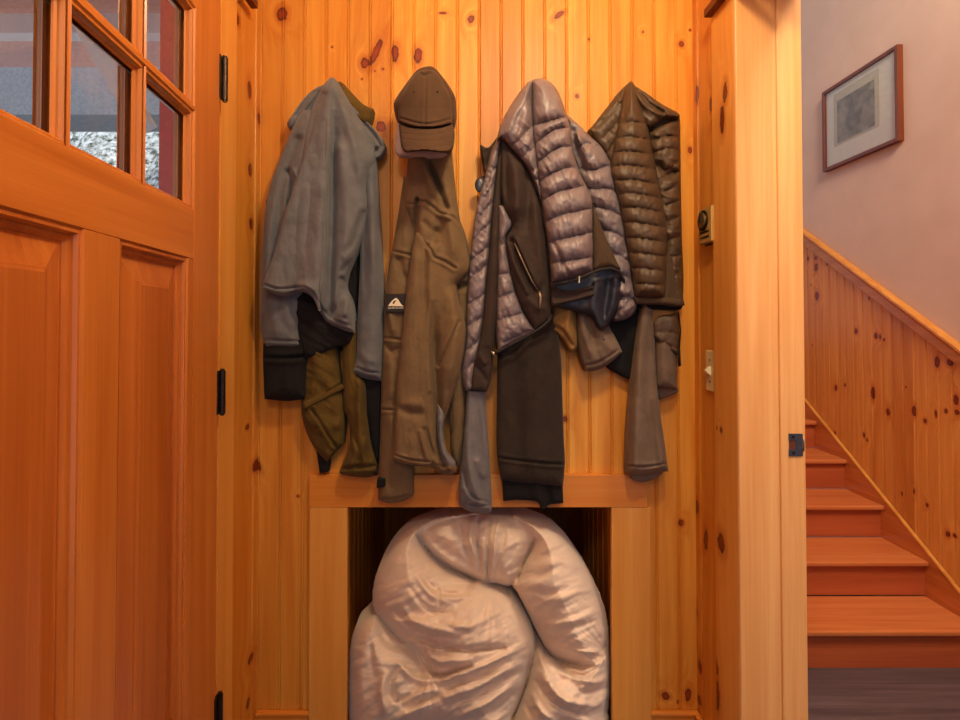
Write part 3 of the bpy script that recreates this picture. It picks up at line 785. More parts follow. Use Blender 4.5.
# ---------- grey hooded jacket
g = empty('hooded_jacket', 'grey fleece hooded jacket hanging on the left under the hinged side', 'jacket', P(331, 80, 1.48))
g['label'] = 'grey fleece jacket hung by its hood, leftmost of the coats'
R_('hood_side', m_grey, [(326, 84, 1), (316, 88), (305, 97), (296, 109), (288, 121), (287.5, 126), (291, 129), (300, 122), (312, 112), (326, 100)], 1.46, g, T=.02, R=8, tb=.02,
   folds=[fold([(314, 91), (304, 102), (296, 115)], -.012, 2.2, taper=''), fold([(320, 92), (310, 106), (299, 120)], -.008, 1.8, taper=''), fold([(308, 96), (298, 108), (290, 120)], .006, 2.5, taper='')])
R_('hood_edge', m_grey, [(345, 98, 1), (356, 108), (368, 122), (378, 133), (385, 144), (385.5, 150), (381, 157), (375, 160, 1), (366, 150), (352, 130)], 1.452, g, T=.022, R=7, tb=.02,
   folds=[fold([(360, 117), (370, 130), (380, 146), (376, 152)], -.014, 2.6, taper=''), fold([(364, 126), (372, 140), (376, 150)], -.01, 2.0, taper='')])
R_('sleeve', m_grey, [(304, 108, 1), (294, 124), (284, 148), (275, 171), (269, 190), (264.5, 215), (262, 250), (260, 290), (260, 322), (262, 337), (265.5, 349, 1), (283, 350.5), (302.5, 350, 1), (304, 325), (306, 305), (312, 280), (316, 200), (318, 120)], 1.452, g, T=.045, R=20, tb=.03,
   folds=[fold([(265, 339.5), (283, 341), (303, 341)], -.003, 1.3, taper=''), fold([(298, 140), (284, 180), (277, 230), (272, 270)], -.012, 5), fold([(289, 172), (292, 180), (290, 196), (287, 210)], -.016, 3.0), fold([(294, 172), (297, 182), (293, 196)], .012, 3), fold([(270, 205), (266, 250), (266, 300)], .008, 7), fold([(284, 300), (289, 318), (296, 330)], .006, 6), fold([(270, 310), (276, 325), (274, 338)], .006, 6)],
   noise=[(.006, 50, 12, 1.6, 4)])
R_('sleeve', m_grey, [(358, 128, 1), (368, 140), (375, 156), (377.5, 190), (380.5, 240), (383, 290), (382.5, 345), (381, 381, 1), (366, 379), (351.5, 373, 1), (356.5, 355), (357.5, 320), (359, 290), (360, 262), (360, 235), (360, 180)], 1.45, g, T=.042, R=14, tb=.03,
   folds=[fold([(352.5, 366), (367, 371.5), (382, 373.5)], -.003, 1.3, taper=''), fold([(372, 165), (374, 230), (373, 300)], .008, 5), fold([(366, 205), (364, 240), (364, 290)], -.01, 4, taper='b'), fold([(358, 350), (368, 360), (380, 362)], .004, 4)],
   noise=[(.004, 50, 9, 1.55, 6)])
def grey_extra(Wp):
    x, y = Wp[:, 0], Wp[:, 1]
    return .022 * np.clip((y - 120) / 190, 0, 1)
R_('body', m_grey, [(331, 77.5), (337, 81), (343, 91), (350, 103), (358, 117), (366, 131), (372, 146), (375, 158), (371, 172), (367, 186), (368, 200), (367.5, 214), (364, 232), (358, 248), (352, 262), (347, 276), (346, 288), (351, 300), (354, 315), (354.5, 333, 1), (346, 332), (336, 328), (326, 322), (318.5, 311), (314, 300), (307, 293.5), (298, 291), (290, 293), (284, 296), (275, 294), (262.5, 289.5, 1), (264, 281), (271, 262), (278, 240), (284, 217), (291, 195), (297, 175), (302, 150), (306, 125), (314, 104), (323, 86)], 1.43, g, T=.04, R=18, tb=.035, extra=grey_extra, step=1.25,
   folds=[fold([(331, 80), (329, 130), (326.5, 180), (325, 235), (321, 285), (319, 305)], .016, 6, 2.6, taper='s'), fold([(335, 110), (333, 170), (332, 230), (330, 285), (331, 315)], -.020, 5, 4, taper='s'),
          fold([(330, 80), (316, 128), (302, 168), (287, 213), (272, 262)], .012, 6), fold([(323, 95), (315, 122), (309, 150)], -.010, 4), fold([(336, 85), (350, 130), (359, 170), (366, 202)], .009, 5),
          fold([(343, 98), (350, 112), (361, 128)], -.010, 2.2), fold([(341, 150), (346, 200), (346, 250), (342, 280)], .012, 7), fold([(364, 214), (354, 240), (343, 256)], -.013, 4), fold([(354, 262), (347, 266), (341, 274)], -.012, 3.4), fold([(350, 288), (345, 283), (340, 276)], -.012, 3),
          fold([(305, 190), (303, 240), (302, 282)], .010, 12), fold([(318, 180), (314, 240), (310, 282)], -.006, 7), fold([(288, 225), (285, 262), (282, 288)], -.004, 7),
          fold([(264, 285), (276, 289), (288, 289), (304, 287), (314, 295), (323, 310), (336, 321), (354, 327)], -.0028, 1.3, taper=''), fold([(344, 290), (338, 306), (328, 316)], -.012, 4), fold([(348, 300), (345, 318)], .009, 4), fold([(296, 291), (306, 287), (316, 292)], .012, 5, taper='b')],
   noise=[(.006, 60, 14, 1.5, 1), (.002, 9, 9, 0, 8)])

R_('front_drape', m_grey, [(331, 79, 1), (331.5, 100), (330, 140), (328, 180), (327, 215), (326, 245), (323, 280), (320.5, 300), (318.5, 311, 1), (314, 300), (307, 293.5), (298, 291), (290, 293), (284, 296), (275, 294), (262.5, 289.5, 1), (264, 281), (271, 262), (278, 240), (284, 217), (291, 195), (300, 168), (310, 138), (321, 106)], 1.383, g, T=.022, R=10, tb=.05, tilt=(-.00012, 0), step=1.1,
   folds=[fold([(264, 284.5), (276, 288.5), (288, 288.5), (304, 287), (314, 295), (319, 303)], -.0028, 1.3, taper=''), fold([(320, 110), (310, 170), (300, 230), (292, 285)], -.008, 9, taper='s'), fold([(296, 291), (306, 287), (316, 292)], .010, 5, taper='b'), fold([(322, 190), (318, 240), (314, 285)], .005, 6), fold([(286, 225), (283, 262), (280, 288)], -.004, 6)], noise=[(.006, 60, 12, 1.5, 1), (.002, 9, 9, 0, 8)])
# ---------- cap and the khaki jacket below it
g = empty('softshell_jacket', 'khaki softshell jacket hanging under the cap, with a square logo patch on its sleeve', 'jacket', P(430, 130, 1.48))
R_('sleeve', m_khaki, [(404, 175, 1), (398, 215), (392, 250), (388.5, 268), (385.5, 295), (383.5, 320), (382, 360), (381, 400), (380, 440), (378.5, 475), (378, 500, 1), (390, 503), (404, 501), (413, 496, 1), (413, 470), (412, 440), (414, 300), (417, 200)], 1.450, g, T=.035, R=14, tb=.026,
   folds=[fold([(383, 338), (392, 338.5), (404, 340)], -.003, 1.3, taper=''), fold([(381, 409.5), (390, 410), (400, 411.5)], -.003, 1.3, taper=''), fold([(392, 251), (402, 253), (413, 256)], -.003, 1.3, taper=''), fold([(399, 260), (403, 275), (410, 284)], -.012, 4), fold([(388, 312), (392, 325), (394, 336)], .008, 4), fold([(386, 345), (392, 352), (398, 346)], -.008, 3), fold([(390, 365), (391, 400)], .006, 5), fold([(392, 420), (394, 480)], .007, 7), fold([(379, 497), (392, 499.5), (412, 494)], -.003, 1.2, taper='')],
   noise=[(.006, 40, 9, 1.5, 3)])
lp = R_('logo_patch', m_trim, [(386.5, 294, 1), (408, 293.5, 1), (407, 313.5, 1), (384.5, 312.5, 1)], 1.405, g, T=.001, R=2, tb=.02)
m_white = plain('white_print', C(240, 222, 186), .6)
R_('logo_mark', m_white, [(388, 306, 1), (391, 302), (394, 299), (396.2, 298), (398.5, 300), (401, 304), (403.8, 306.3, 1)], 1.4032, lp, T=.0003, R=1, tb=.001, step=.8)
R_('logo_wave', m_trim, [(392.6, 303.8), (393.6, 301.2), (395.8, 300.3), (396.5, 301), (394.8, 301.8), (394.2, 303.6)], 1.4026, lp, T=.0002, R=1, tb=.0004, step=.7)
tc = bpy.data.curves.new('logo_words', 'FONT'); tc.body = 'QUIKSILVER'; tc.size = 1.0; tc.extrude = .02
to = bpy.data.objects.new('logo_words', tc); COL.objects.link(to); bpy.context.view_layer.update()
tm = bpy.data.meshes.new_from_object(to.evaluated_get(bpy.context.evaluated_depsgraph_get())); bpy.data.objects.remove(to)
a, c = P(388, 309, 1.4028), P(403.6, 306.9, 1.4028)
xs_ = [v.co.x for v in tm.vertices]; ys_ = [v.co.y for v in tm.vertices]
for v in tm.vertices:
    u = (v.co.x - min(xs_)) / (max(xs_) - min(xs_)); q = (v.co.y - min(ys_)) / (max(ys_) - min(ys_)); zz = v.co.z
    v.co = Vector((a.x + u * (c.x - a.x), 1.4028 - zz * .01, a.z + q * (c.z - a.z)))
obj('logo_words', tm, m_white, lp)
R_('cuff_tab', m_blk, [(377, 479, 1), (388, 478, 1), (388, 486.5, 1), (376.5, 488, 1)], 1.418, g, T=.002, R=2, tb=.018)
R_('sleeve', m_lin, [(466, 330, 1), (487, 330, 1), (486, 395), (488.5, 440), (491, 480), (492, 505), (491.5, 512, 1), (480, 514), (466, 510, 1), (459, 505, 1), (458.5, 492), (461, 465), (464.5, 425), (466.5, 390)], 1.452, g, T=.035, R=13, tb=.024,
   folds=[fold([(467, 392), (466, 440), (472, 480), (482, 505)], .010, 4, taper=''), fold([(476, 395), (480, 430), (484, 470)], -.008, 2.6, taper='b'), fold([(462, 470), (470, 495), (490, 503)], -.003, 1.4, taper=''), fold([(459, 488), (466, 490), (468, 500)], .006, 3), fold([(478, 462), (485, 480)], .007, 4), fold([(470, 505.5), (480, 506), (492, 505)], -.004, 1.3, taper='')],
   noise=[(.005, 40, 7, 1.5, 7)])
R_('side_panel', m_khaki, [(448, 200, 1), (462, 225), (470, 255), (470, 285), (468, 340), (466, 400), (464, 440), (458, 466), (450, 440), (452, 330)], 1.462, g, T=.03, R=10, tb=.02, folds=[fold([(470, 283), (462, 287), (456, 285)], -.015, 3, taper='s')], noise=[(.006, 40, 8, 1.5, 9)])
def kh_extra(Wp):
    y = Wp[:, 1]; return .03 * np.clip((y - 170) / 160, 0, 1)
R_('body', m_khaki, [(409, 150, 1), (452, 150, 1), (453.5, 168), (457, 200), (461, 224), (466, 245), (469.5, 258), (468, 272), (457, 285, 1), (459, 300), (463, 317), (466, 328), (465, 345), (461, 367), (455, 390), (449, 408), (444, 424), (442, 440), (446, 455), (456, 464, 1), (456, 472), (447, 475), (438, 471), (428, 467), (411, 465), (393.5, 460, 1), (395.5, 420), (398, 380), (402, 340), (406, 300), (410, 268), (413.5, 240), (412, 225), (404, 205), (406, 180)], 1.435, g, T=.035, R=13, tb=.03, extra=kh_extra, step=1.25,
   folds=[fold([(425, 158), (433, 178), (441, 196), (446, 208)], -.026, 1.8, 4.0, taper='s'), fold([(422, 160), (430, 182), (438, 200)], .012, 5), fold([(402, 204), (411, 204), (417, 204)], -.003, 1.3, taper=''), fold([(417, 202), (425, 201.5), (433, 207), (440, 213), (452, 216), (461, 226)], -.004, 1.5, taper=''), fold([(415, 244), (424, 243.5), (431, 250), (434, 257), (444, 261), (455, 268)], -.004, 1.5, taper=''),
          fold([(417, 200), (415.5, 225), (413.5, 250)], -.020, 2.4, taper=''), fold([(429.5, 250), (430, 300), (430, 345), (431, 390)], .010, 3, 8, taper=''), fold([(433, 300), (433.5, 350), (436, 400), (440, 445), (444, 466)], -.03, 4.2, 6, taper='s'),
          fold([(436, 212), (444, 214), (452, 219)], .010, 4, taper='b'), fold([(424, 222), (432, 230), (440, 231)], -.005, 3), fold([(444, 200), (452, 235), (456, 262)], .010, 6), fold([(438, 232), (432, 240), (436, 246)], -.008, 4),
          fold([(459, 322), (450, 342), (439, 366)], -.004, 1.6, taper=''), fold([(452, 300), (452, 340), (446, 390)], .012, 8), fold([(398, 407), (410, 412), (427, 414)], -.006, 4, taper='b'), fold([(403, 400), (412, 404), (424, 403)], .006, 5, taper='b'), fold([(421, 435), (424, 448), (430, 463)], .010, 2.6), fold([(416, 260), (412, 330), (408, 400)], .006, 9),
          fold([(395, 454), (411, 459), (428, 461), (440, 466), (456, 465)], -.003, 1.2, taper=''), fold([(424, 430), (429, 445), (438, 462)], -.010, 3.0), fold([(449, 470), (444, 455), (443, 440)], .012, 4)],
   noise=[(.005, 60, 12, 1.5, 5), (.0015, 9, 9, 0, 3)])

R_('hem_lining', m_lin, [(438, 405, 1), (444, 414), (442.5, 432), (446, 452), (455, 464, 1), (452, 471), (446, 466), (440, 452), (437, 430)], 1.40, g, T=.012, R=5, tb=.03, folds=[fold([(440, 420), (441, 445), (450, 466)], .008, 2.5)])
R_('shaded_gap', m_khakid, [(458, 384, 1), (466, 372), (466, 396), (464, 425), (461, 462), (457, 466), (452, 440), (449, 415)], 1.448, g, T=.008, R=5, tb=.02)  # dark piece painting the shade in the gap between body and right sleeve
R_('front_flap', m_khaki, [(416, 232, 1), (424, 236), (429, 248), (430, 270), (429.5, 310), (429, 350), (428, 395), (428.5, 430), (433, 462, 1), (428, 467), (411, 465), (393, 460.5, 1), (395, 420), (397.5, 380), (401.5, 340), (405.5, 300), (409.5, 268), (413, 245)], 1.392, g, T=.022, R=8, tb=.04, step=1.1, tilt=(-.00009, 0),
   folds=[fold([(396, 407), (410, 413), (428, 414)], -.008, 4, taper='b'), fold([(403, 401), (412, 404), (424, 402)], .006, 5, taper='b'), fold([(421, 432), (424, 448), (430, 464)], .009, 2.6), fold([(424, 430), (428, 445), (431, 458)], -.008, 2.6), fold([(416, 260), (412, 330), (408, 400)], .006, 8), fold([(394, 455), (411, 460), (432, 462)], -.003, 1.2, taper='')], noise=[(.005, 60, 10, 1.5, 5)])
cp = empty('baseball_cap', 'dark brown baseball cap with its visor pointing down', 'cap', P(425, 75, 1.48))
R_('crown_back', m_capc, [(424, 67), (433, 67), (442, 76), (451, 89), (455.5, 99), (455.5, 112), (452, 122), (440, 125), (410, 125), (398, 121), (394.5, 112), (394, 103), (398, 95), (408, 81), (416, 71)], 1.40, cp, T=.035, R=12, tb=.07, noise=[(.003, 14, 10, .3, 3)])
def crown_h(Wp):
    x, y = Wp[:, 0], Wp[:, 1]
    t = np.clip((y - 66) / 44, 0, 1); s = np.sqrt(np.maximum(0, 1 - ((x - 425.5) / 31) ** 2))
    return .085 * s * np.sqrt(np.maximum(0, 1 - (1 - t) ** 2)) + .012 * np.clip((y - 108) / 20, 0, 1)
R_('crown', m_capc, [(419, 71), (428, 69.5), (436, 72), (444, 84), (451, 98), (452.5, 110), (452, 124, 1), (440, 127.5), (425, 128.5), (410, 127), (398.5, 122, 1), (398, 110), (400, 98), (407, 85), (413, 76)], 1.385, cp, T=.012, R=4, tb=.03, extra=crown_h, step=1.0, envr=2.0,
   folds=[fold([(426, 72), (425.5, 100), (425, 127)], -.0016, 1.2, taper=''), fold([(420, 73), (424, 75.5), (430, 73)], -.008, 1.4, taper=''), fold([(399, 118), (425, 124), (452, 119)], -.002, 1.2, taper='')])
for px in (414, 437.5):
    b = bmesh.new(); q = P(px, 91.5, 1.2995); bmesh.ops.create_uvsphere(b, u_segments=12, v_segments=8, radius=.0028); bmesh.ops.translate(b, verts=b.verts[:], vec=q); obj('eyelet', b, m_khakid, cp, True)
R_('visor_underside', m_under, [(397, 122, 1), (395.5, 135), (394.5, 146), (396, 153), (402, 156), (412, 156), (424, 157.5), (436, 158), (444, 156), (449, 150), (452, 140), (440, 132), (410, 132)], 1.395, cp, T=.010, R=6, tb=.02)
def visor_h(Wp):
    x, y = Wp[:, 0], Wp[:, 1]
    return .085 * np.sqrt(np.maximum(0, 1 - ((x - 427) / 34) ** 2)) + .045 * np.clip((y - 122) / 30, 0, 1) + .004
R_('visor', m_capc, [(398.5, 122, 1), (410, 126.5), (425, 128), (440, 127), (452.3, 123.5, 1), (454.5, 132), (454, 141), (452.5, 148), (449, 152), (440, 152.5), (425, 151), (412, 152), (405, 152), (401.5, 147), (400, 138)], 1.385, cp, T=.006, R=3, tb=.012, extra=visor_h, step=1.0, envr=1.6,
   folds=[fold([(402, 146), (425, 147.5), (452, 145)], -.0008, .9, taper=''), fold([(401, 139), (425, 141), (453, 138)], -.0008, .9, taper=''), fold([(400, 133), (425, 135), (453, 131)], -.0008, .9, taper='')])

# ---------- dark sweatshirt under the mauve puffer
g = empty('brown_sweatshirt', 'dark brown sweatshirt hanging below the mauve puffer jacket, ribbed hem', 'sweatshirt', P(530, 250, 1.49))
R_('shoulders', m_dbrn, [(522, 180), (535, 176), (552, 190), (560, 240), (561, 330, 1), (500, 330, 1), (504, 250)], 1.478, g, T=.006, R=8, tb=.0215, step=3)
R_('body', m_dbrn, [(498, 310, 1), (556, 310, 1), (561, 360), (562.5, 400), (564, 440), (565, 462), (563, 486, 1), (532, 483.5), (501, 480, 1), (498, 462), (497, 440), (497.5, 400)], 1.447, g, T=.022, R=14, tb=.028,
   folds=[fold([(497, 457.5), (515, 460), (532, 462), (548, 463.5), (565, 464)], -.004, 1.4, taper=''), fold([(515, 320), (514, 390), (516, 455)], -.006, 9, taper=''), fold([(530, 340), (532, 400), (530, 455)], .006, 10, taper='')], noise=[(.004, 50, 14, 1.55, 3)])
R_('inner_hem', m_blk, [(502, 470, 1), (562, 474, 1), (563.5, 503, 1), (549, 505), (546, 508), (541, 508), (537, 502), (519, 500), (503.5, 501, 1)], 1.458, g, T=.010, R=6, tb=.016, folds=[fold([(536, 480), (538, 506)], .006, 5, taper=''), fold([(549, 480), (550, 505)], -.006, 3, taper='')])

# ---------- tan work jacket: its cuffs show below the mauve puffer
g = empty('canvas_jacket', 'tan canvas jacket mostly hidden behind the mauve puffer, its cuff sticking out below', 'jacket', P(575, 230, 1.49))
R_('shoulders', m_tan, [(566, 160), (578, 158), (590, 170), (600, 220), (606, 300, 1), (562.5, 300, 1), (562, 220)], 1.478, g, T=.006, R=8, tb=.0215, step=3)
R_('sleeve', m_tan, [(550, 285, 1), (576, 285, 1), (577, 320), (577.5, 340), (576, 350), (570, 352), (563, 341), (556, 333), (551, 330)], 1.455, g, T=.035, R=13, tb=.03, folds=[fold([(572, 300), (568, 325), (574, 345)], .008, 5), fold([(553, 326), (562, 331), (572, 345)], -.004, 2, taper='')], noise=[(.004, 20, 7, 1.2, 5)])
R_('sleeve', m_taupe, [(576, 290, 1), (604, 290, 1), (608, 322), (616, 338), (622.5, 352, 1), (614, 360), (604, 367), (594, 371), (585, 371, 1), (580, 356), (577, 335)], 1.45, g, T=.035, R=15, tb=.03,
   folds=[fold([(583, 366), (600, 362), (620, 349)], -.003, 1.4, taper=''), fold([(580, 320), (588, 345), (594, 362)], .008, 4), fold([(600, 350), (607, 362)], .004, 3), fold([(596, 312), (602, 336), (610, 352)], .007, 5), fold([(588, 318), (594, 340)], -.008, 3)], noise=[(.004, 25, 7, 1.2, 2)])
b = bmesh.new(); q = P(603, 339, 1.408); bmesh.ops.create_uvsphere(b, u_segments=12, v_segments=8, radius=.0062); bmesh.ops.translate(b, verts=b.verts[:], vec=q); obj('snap_button', b, m_steel, g, True)

# ---------- taupe jacket behind the brown puffer
g = empty('taupe_jacket', 'taupe canvas jacket hanging below the brown puffer on the right, long sleeve to the frame', 'jacket', P(640, 200, 1.49))
R_('shoulders', m_taupe, [(622, 120), (634, 118), (646, 130), (655, 200), (660, 300), (676, 330, 1), (608, 330, 1), (609, 200)], 1.478, g, T=.006, R=8, tb=.0215, step=3)
R_('body', m_blk, [(604, 280, 1), (650, 280, 1), (652, 330), (640, 345), (634, 372), (629, 379), (618, 374), (607, 366), (604, 350)], 1.474, g, T=.015, R=10, tb=.02)
R_('sleeve', m_taupe, [(642, 300, 1), (654, 310, 1), (655, 340), (656, 370), (660, 410), (665, 445), (668.5, 471, 1), (656, 473.5), (640, 475), (627, 474, 1), (627.5, 440), (629.5, 410), (633, 370), (637, 335)], 1.448, g, T=.03, R=13, tb=.028,
   folds=[fold([(627, 466), (645, 467), (668, 463)], -.003, 1.2, taper=''), fold([(646, 320), (648, 390), (655, 460)], -.008, 6, taper='s'), fold([(641, 320), (638, 400), (636, 465)], .008, 6, taper=''), fold([(655, 400), (662, 462)], .006, 5, taper='')], noise=[(.003, 40, 8, 1.5, 4)])
R_('cuff_lining', m_taupe, [(629, 470, 1), (665, 469, 1), (661, 475), (652, 480), (641, 482), (632, 479)], 1.460, g, T=.006, R=5, tb=.016)
R_('sleeve', m_taupe, [(654, 318, 1), (676, 318, 1), (677, 350), (676.5, 389, 1), (668, 389), (656, 387, 1), (655, 360)], 1.462, g, T=.028, R=10, tb=.022, folds=[fold([(664, 340), (666, 386)], .006, 6, taper='')])
R_('cuff_lining', m_taupe, [(656.5, 383, 1), (677, 386, 1), (678.5, 392), (669, 396), (659.5, 400, 1)], 1.472, g, T=.006, R=4, tb=.018)
R_('hem_flap', m_tan, [(640, 308, 1), (678, 310, 1), (674, 314), (662, 320), (650, 326), (644, 318)], 1.446, g, T=.008, R=5, tb=.02)

# ---------- brown puffer
def qd(seams, A=.011, w=9.0, wr=(.006, 3.0, 7.0)): return dict(seams=seams, A=A, w=w, wr=wr)
g = empty('puffer_jacket', 'thin brown quilted puffer jacket, rightmost of the coats', 'jacket', P(630, 85, 1.48))
R_('side', m_bpuff, [(627, 84, 1), (618, 93), (604, 111), (593, 125), (588.5, 130, 1), (596, 141), (606, 155), (615, 175), (624, 150), (628, 110)], 1.452, g, T=.025, R=10, tb=.03,
   quilt=qd([[(620, 94), (604, 113)], [(626, 98), (598, 126)], [(624, 116), (604, 138)], [(620, 132), (608, 152)], [(627, 88), (624, 130), (614, 170)]], .009, 7), noise=[(.005, 14, 5, 1.0, 5)])
R_('sleeve', m_bpuff, [(634, 86, 1), (650, 97), (665, 106), (677.5, 113), (680, 120), (680.5, 150), (681, 190), (682, 240), (683.5, 280), (682, 300), (672, 298), (664, 250), (655, 180), (646, 125)], 1.45, g, T=.04, R=12, tb=.03,
   quilt=qd([[(650, 127), (660, 121), (678, 113)], [(653, 140), (668, 136), (681, 138)], [(655, 152), (668, 148), (681, 150)], [(658, 165), (668, 170), (681, 158)], [(660, 180), (672, 172), (681, 172)], [(664, 192), (676, 186)], [(666, 205), (681, 200)], [(667, 222), (682, 216)], [(668, 240), (682, 236)], [(670, 258), (683, 254)], [(672, 275), (683, 272)]], .012, 7, (.007, 4.0, 6.0)),
   folds=[fold([(650, 130), (660, 124), (678, 117)], -.022, 3.0, taper=''), fold([(659, 166), (668, 174), (678, 168)], -.016, 5)], noise=[(.007, 12, 5, .3, 5)])
R_('hood_edge', m_bpuff, [(632, 84, 1), (645, 92), (662, 104), (678, 113), (678.5, 118), (664, 119), (652, 127), (645, 124), (636, 102)], 1.425, g, T=.028, R=9, tb=.025, noise=[(.006, 14, 4, .9, 5)], folds=[fold([(636, 88), (650, 104), (664, 112)], -.006, 2, taper='')])
R_('side_panel', m_bpuffd, [(662, 235, 1), (670, 250), (676, 272), (683.5, 300, 1), (683, 306), (664, 304), (662, 285)], 1.42, g, T=.012, R=6, tb=.05)
R_('body', m_bpuff, [(630, 81.5), (634, 84), (640, 97), (646, 118), (651, 140), (655, 162), (660, 188), (665, 212), (668, 238), (667.5, 262), (666, 298, 1), (650, 299), (634, 298, 1), (632, 280), (628, 255), (624, 232), (619, 205), (613, 185), (610, 172), (612, 155), (616, 135), (620, 112), (625, 90)], 1.425, g, T=.05, R=20, tb=.04, step=1.25, extra=lambda Wp: .012 * np.clip((Wp[:, 1] - 110) / 150, 0, 1),
   quilt=qd([[(618, 124), (632, 122), (648, 124)], [(614, 138), (630, 137), (652, 140)], [(610, 152.5), (630, 151.5), (655, 155)], [(608, 167), (630, 165.5), (657, 170)], [(611, 180.5), (634, 180), (660, 185)], [(615, 194), (638, 194), (664, 199)], [(618, 207), (640, 208), (667, 213.5)], [(622, 222.5), (643, 223.5), (669, 228.5)], [(625, 237.5), (645, 239), (669, 243.5)], [(628, 253), (646, 254), (669, 257)], [(630, 268), (648, 269), (669, 272)], [(632, 283), (648, 284), (669, 286)], [(633, 296), (669, 296)]], .012, 7.5, (.006, 2.8, 7.0)),
   folds=[fold([(630, 83), (626, 105), (621, 125)], -.006, 2.5), fold([(634, 86), (640, 105), (644, 120)], -.005, 2.5)], noise=[(.002, 12, 12, 0, 5)])
R_('hem', m_bpuffd, [(634, 296.5, 1), (650, 297.5), (666, 297.5), (683.5, 299.5, 1), (683, 304), (680, 306.5), (664, 304.5), (650, 304.5), (636, 303.5, 1)], 1.405, g, T=.008, R=4, tb=.06)
R_('inside', m_blk, [(637, 301, 1), (682, 303, 1), (681, 309), (668, 310), (650, 309), (640, 308)], 1.44, g, T=.004, R=4, tb=.03)
R_('sleeve_end', m_bpuff, [(652, 322, 1), (660, 315), (679, 313, 1), (679.5, 330), (680, 346), (678, 355), (671, 352), (660, 345), (654, 337)], 1.446, g, T=.02, R=8, tb=.03, quilt=qd([[(652, 334), (666, 332), (680, 334)], [(656, 342), (668, 346), (680, 348)]], .006, 7), noise=[(.003, 10, 5, .3, 5)])
b = bmesh.new(); tube(b, [P(678.5, 312, 1.43), P(680.5, 330, 1.428), P(679.5, 344, 1.43), P(679, 352, 1.432)], .0022, 8); tube(b, [P(679, 350, 1.43), P(679.5, 366, 1.431)], .0042, 8); obj('drawcord', b, m_blk, g, True)

# ---------- mauve puffer
g = empty('puffer_jacket', 'shiny mauve puffer jacket with dark side panels, between the khaki and brown coats', 'jacket', P(540, 80, 1.48))
R_('collar', m_soft, [(480, 144.5, 1), (488, 147.5), (494, 141, 1), (500, 136), (498, 160), (490, 175), (485.5, 172), (482, 158)], 1.45, g, T=.012, R=6, tb=.03, folds=[fold([(487, 150), (486, 168)], -.006, 2, taper='')], noise=[(.004, 6, 4, 1, 2)])
R_('lining', m_navy, [(551, 276, 1), (580, 272), (605, 262), (622, 268, 1), (624, 284), (621, 302), (612, 320), (604, 330), (597, 327), (590, 316), (570, 310), (551, 306, 1)], 1.40, g, T=.016, R=8, tb=.03,
   folds=[fold([(598, 285), (594, 305), (600, 325)], .008, 6, taper=''), fold([(608, 282), (606, 300), (604, 322)], -.005, 4, taper=''), fold([(616, 280), (614, 300), (608, 318)], .006, 4, taper='')], noise=[(.004, 20, 7, 1.4, 5)])
R_('inner_pocket', m_soft, [(551, 284, 1), (558, 288), (570, 290.5), (584, 287.5), (594, 285, 1), (594.5, 295), (588, 298), (572, 302), (552, 306.5, 1)], 1.375, g, T=.006, R=3, tb=.012, folds=[fold([(552, 304), (572, 300), (594, 293)], .004, 1.5, taper=''), fold([(552, 286), (570, 291.5), (594, 287)], .004, 1.5, taper=''), fold([(552, 295), (572, 296), (592, 291)], -.004, 5, taper='')])
def strip_seams(): return [[(476, 222), (491.5, 202)], [(472.5, 240), (490.5, 223)], [(470, 261), (489, 246)], [(467.5, 281), (487.5, 264)], [(466.5, 305), (485, 294)], [(466, 326), (483, 317)], [(464, 352), (478, 341)], [(462, 372), (474, 362)], [(480, 205), (493.5, 184)], [(485, 186), (496, 167)]]
R_('front_panel', m_puff, [(502, 126, 1), (497, 139), (490, 155), (484.5, 178), (479.5, 195), (475, 216), (472, 238), (469.5, 262), (467.5, 285), (466.5, 318), (465, 345), (461.5, 368), (462, 380), (465, 391, 1), (474, 391, 1), (474, 378), (478, 352), (482, 330), (485, 308), (487, 280), (490, 250), (492, 222), (495, 190), (498, 165), (503, 138, 1)], 1.435, g, T=.028, R=9, tb=.03, step=1.25,
   quilt=qd(strip_seams(), .018, 10, (.010, 2.8, 7.0)), folds=[fold([(495, 175), (491, 222), (486, 290), (480, 340)], -.004, 1.4, taper='')], noise=[(.004, 8, 4, 2.3, 5)])
R_('placket', m_soft, [(503, 136, 1), (501.5, 170), (500.5, 200), (499.5, 240), (498, 280), (496, 320), (493, 352), (490.5, 378), (487, 392, 1), (470, 391, 1), (472, 374), (477, 350), (481.5, 330), (484.5, 308), (486.5, 280), (489.5, 250), (491.5, 222), (494.5, 190), (497.5, 165), (501, 140, 1)], 1.415, g, T=.012, R=5, tb=.03,
   folds=[fold([(494.5, 235), (492, 290), (488, 345)], .003, 2.5, taper=''), fold([(474, 366), (482, 374), (488, 384)], -.006, 3), fold([(480, 356), (486, 366)], .006, 3)])
R_('zip_tail', m_zip, [(491, 351, 1), (496.5, 352, 1), (496, 356), (492, 355.5)], 1.40, g, T=.004, R=2, tb=.008, step=1.0)
R_('lower_front', m_puff, [(498, 205, 1), (505, 207), (513, 224), (506, 238), (509, 262), (514, 285), (520, 303), (527, 317), (536, 331, 1), (526, 336), (512, 343), (498, 353, 1), (496, 330), (497, 290), (498, 240)], 1.418, g, T=.03, R=13, tb=.04,
   quilt=qd([[(497, 247), (506, 244)], [(496, 275), (511, 273)], [(495, 298), (519, 291)], [(495, 321), (529, 311)], [(505, 342), (532, 330)]], .017, 10, (.010, 2.8, 8.0)), noise=[(.004, 9, 5, .4, 2)])
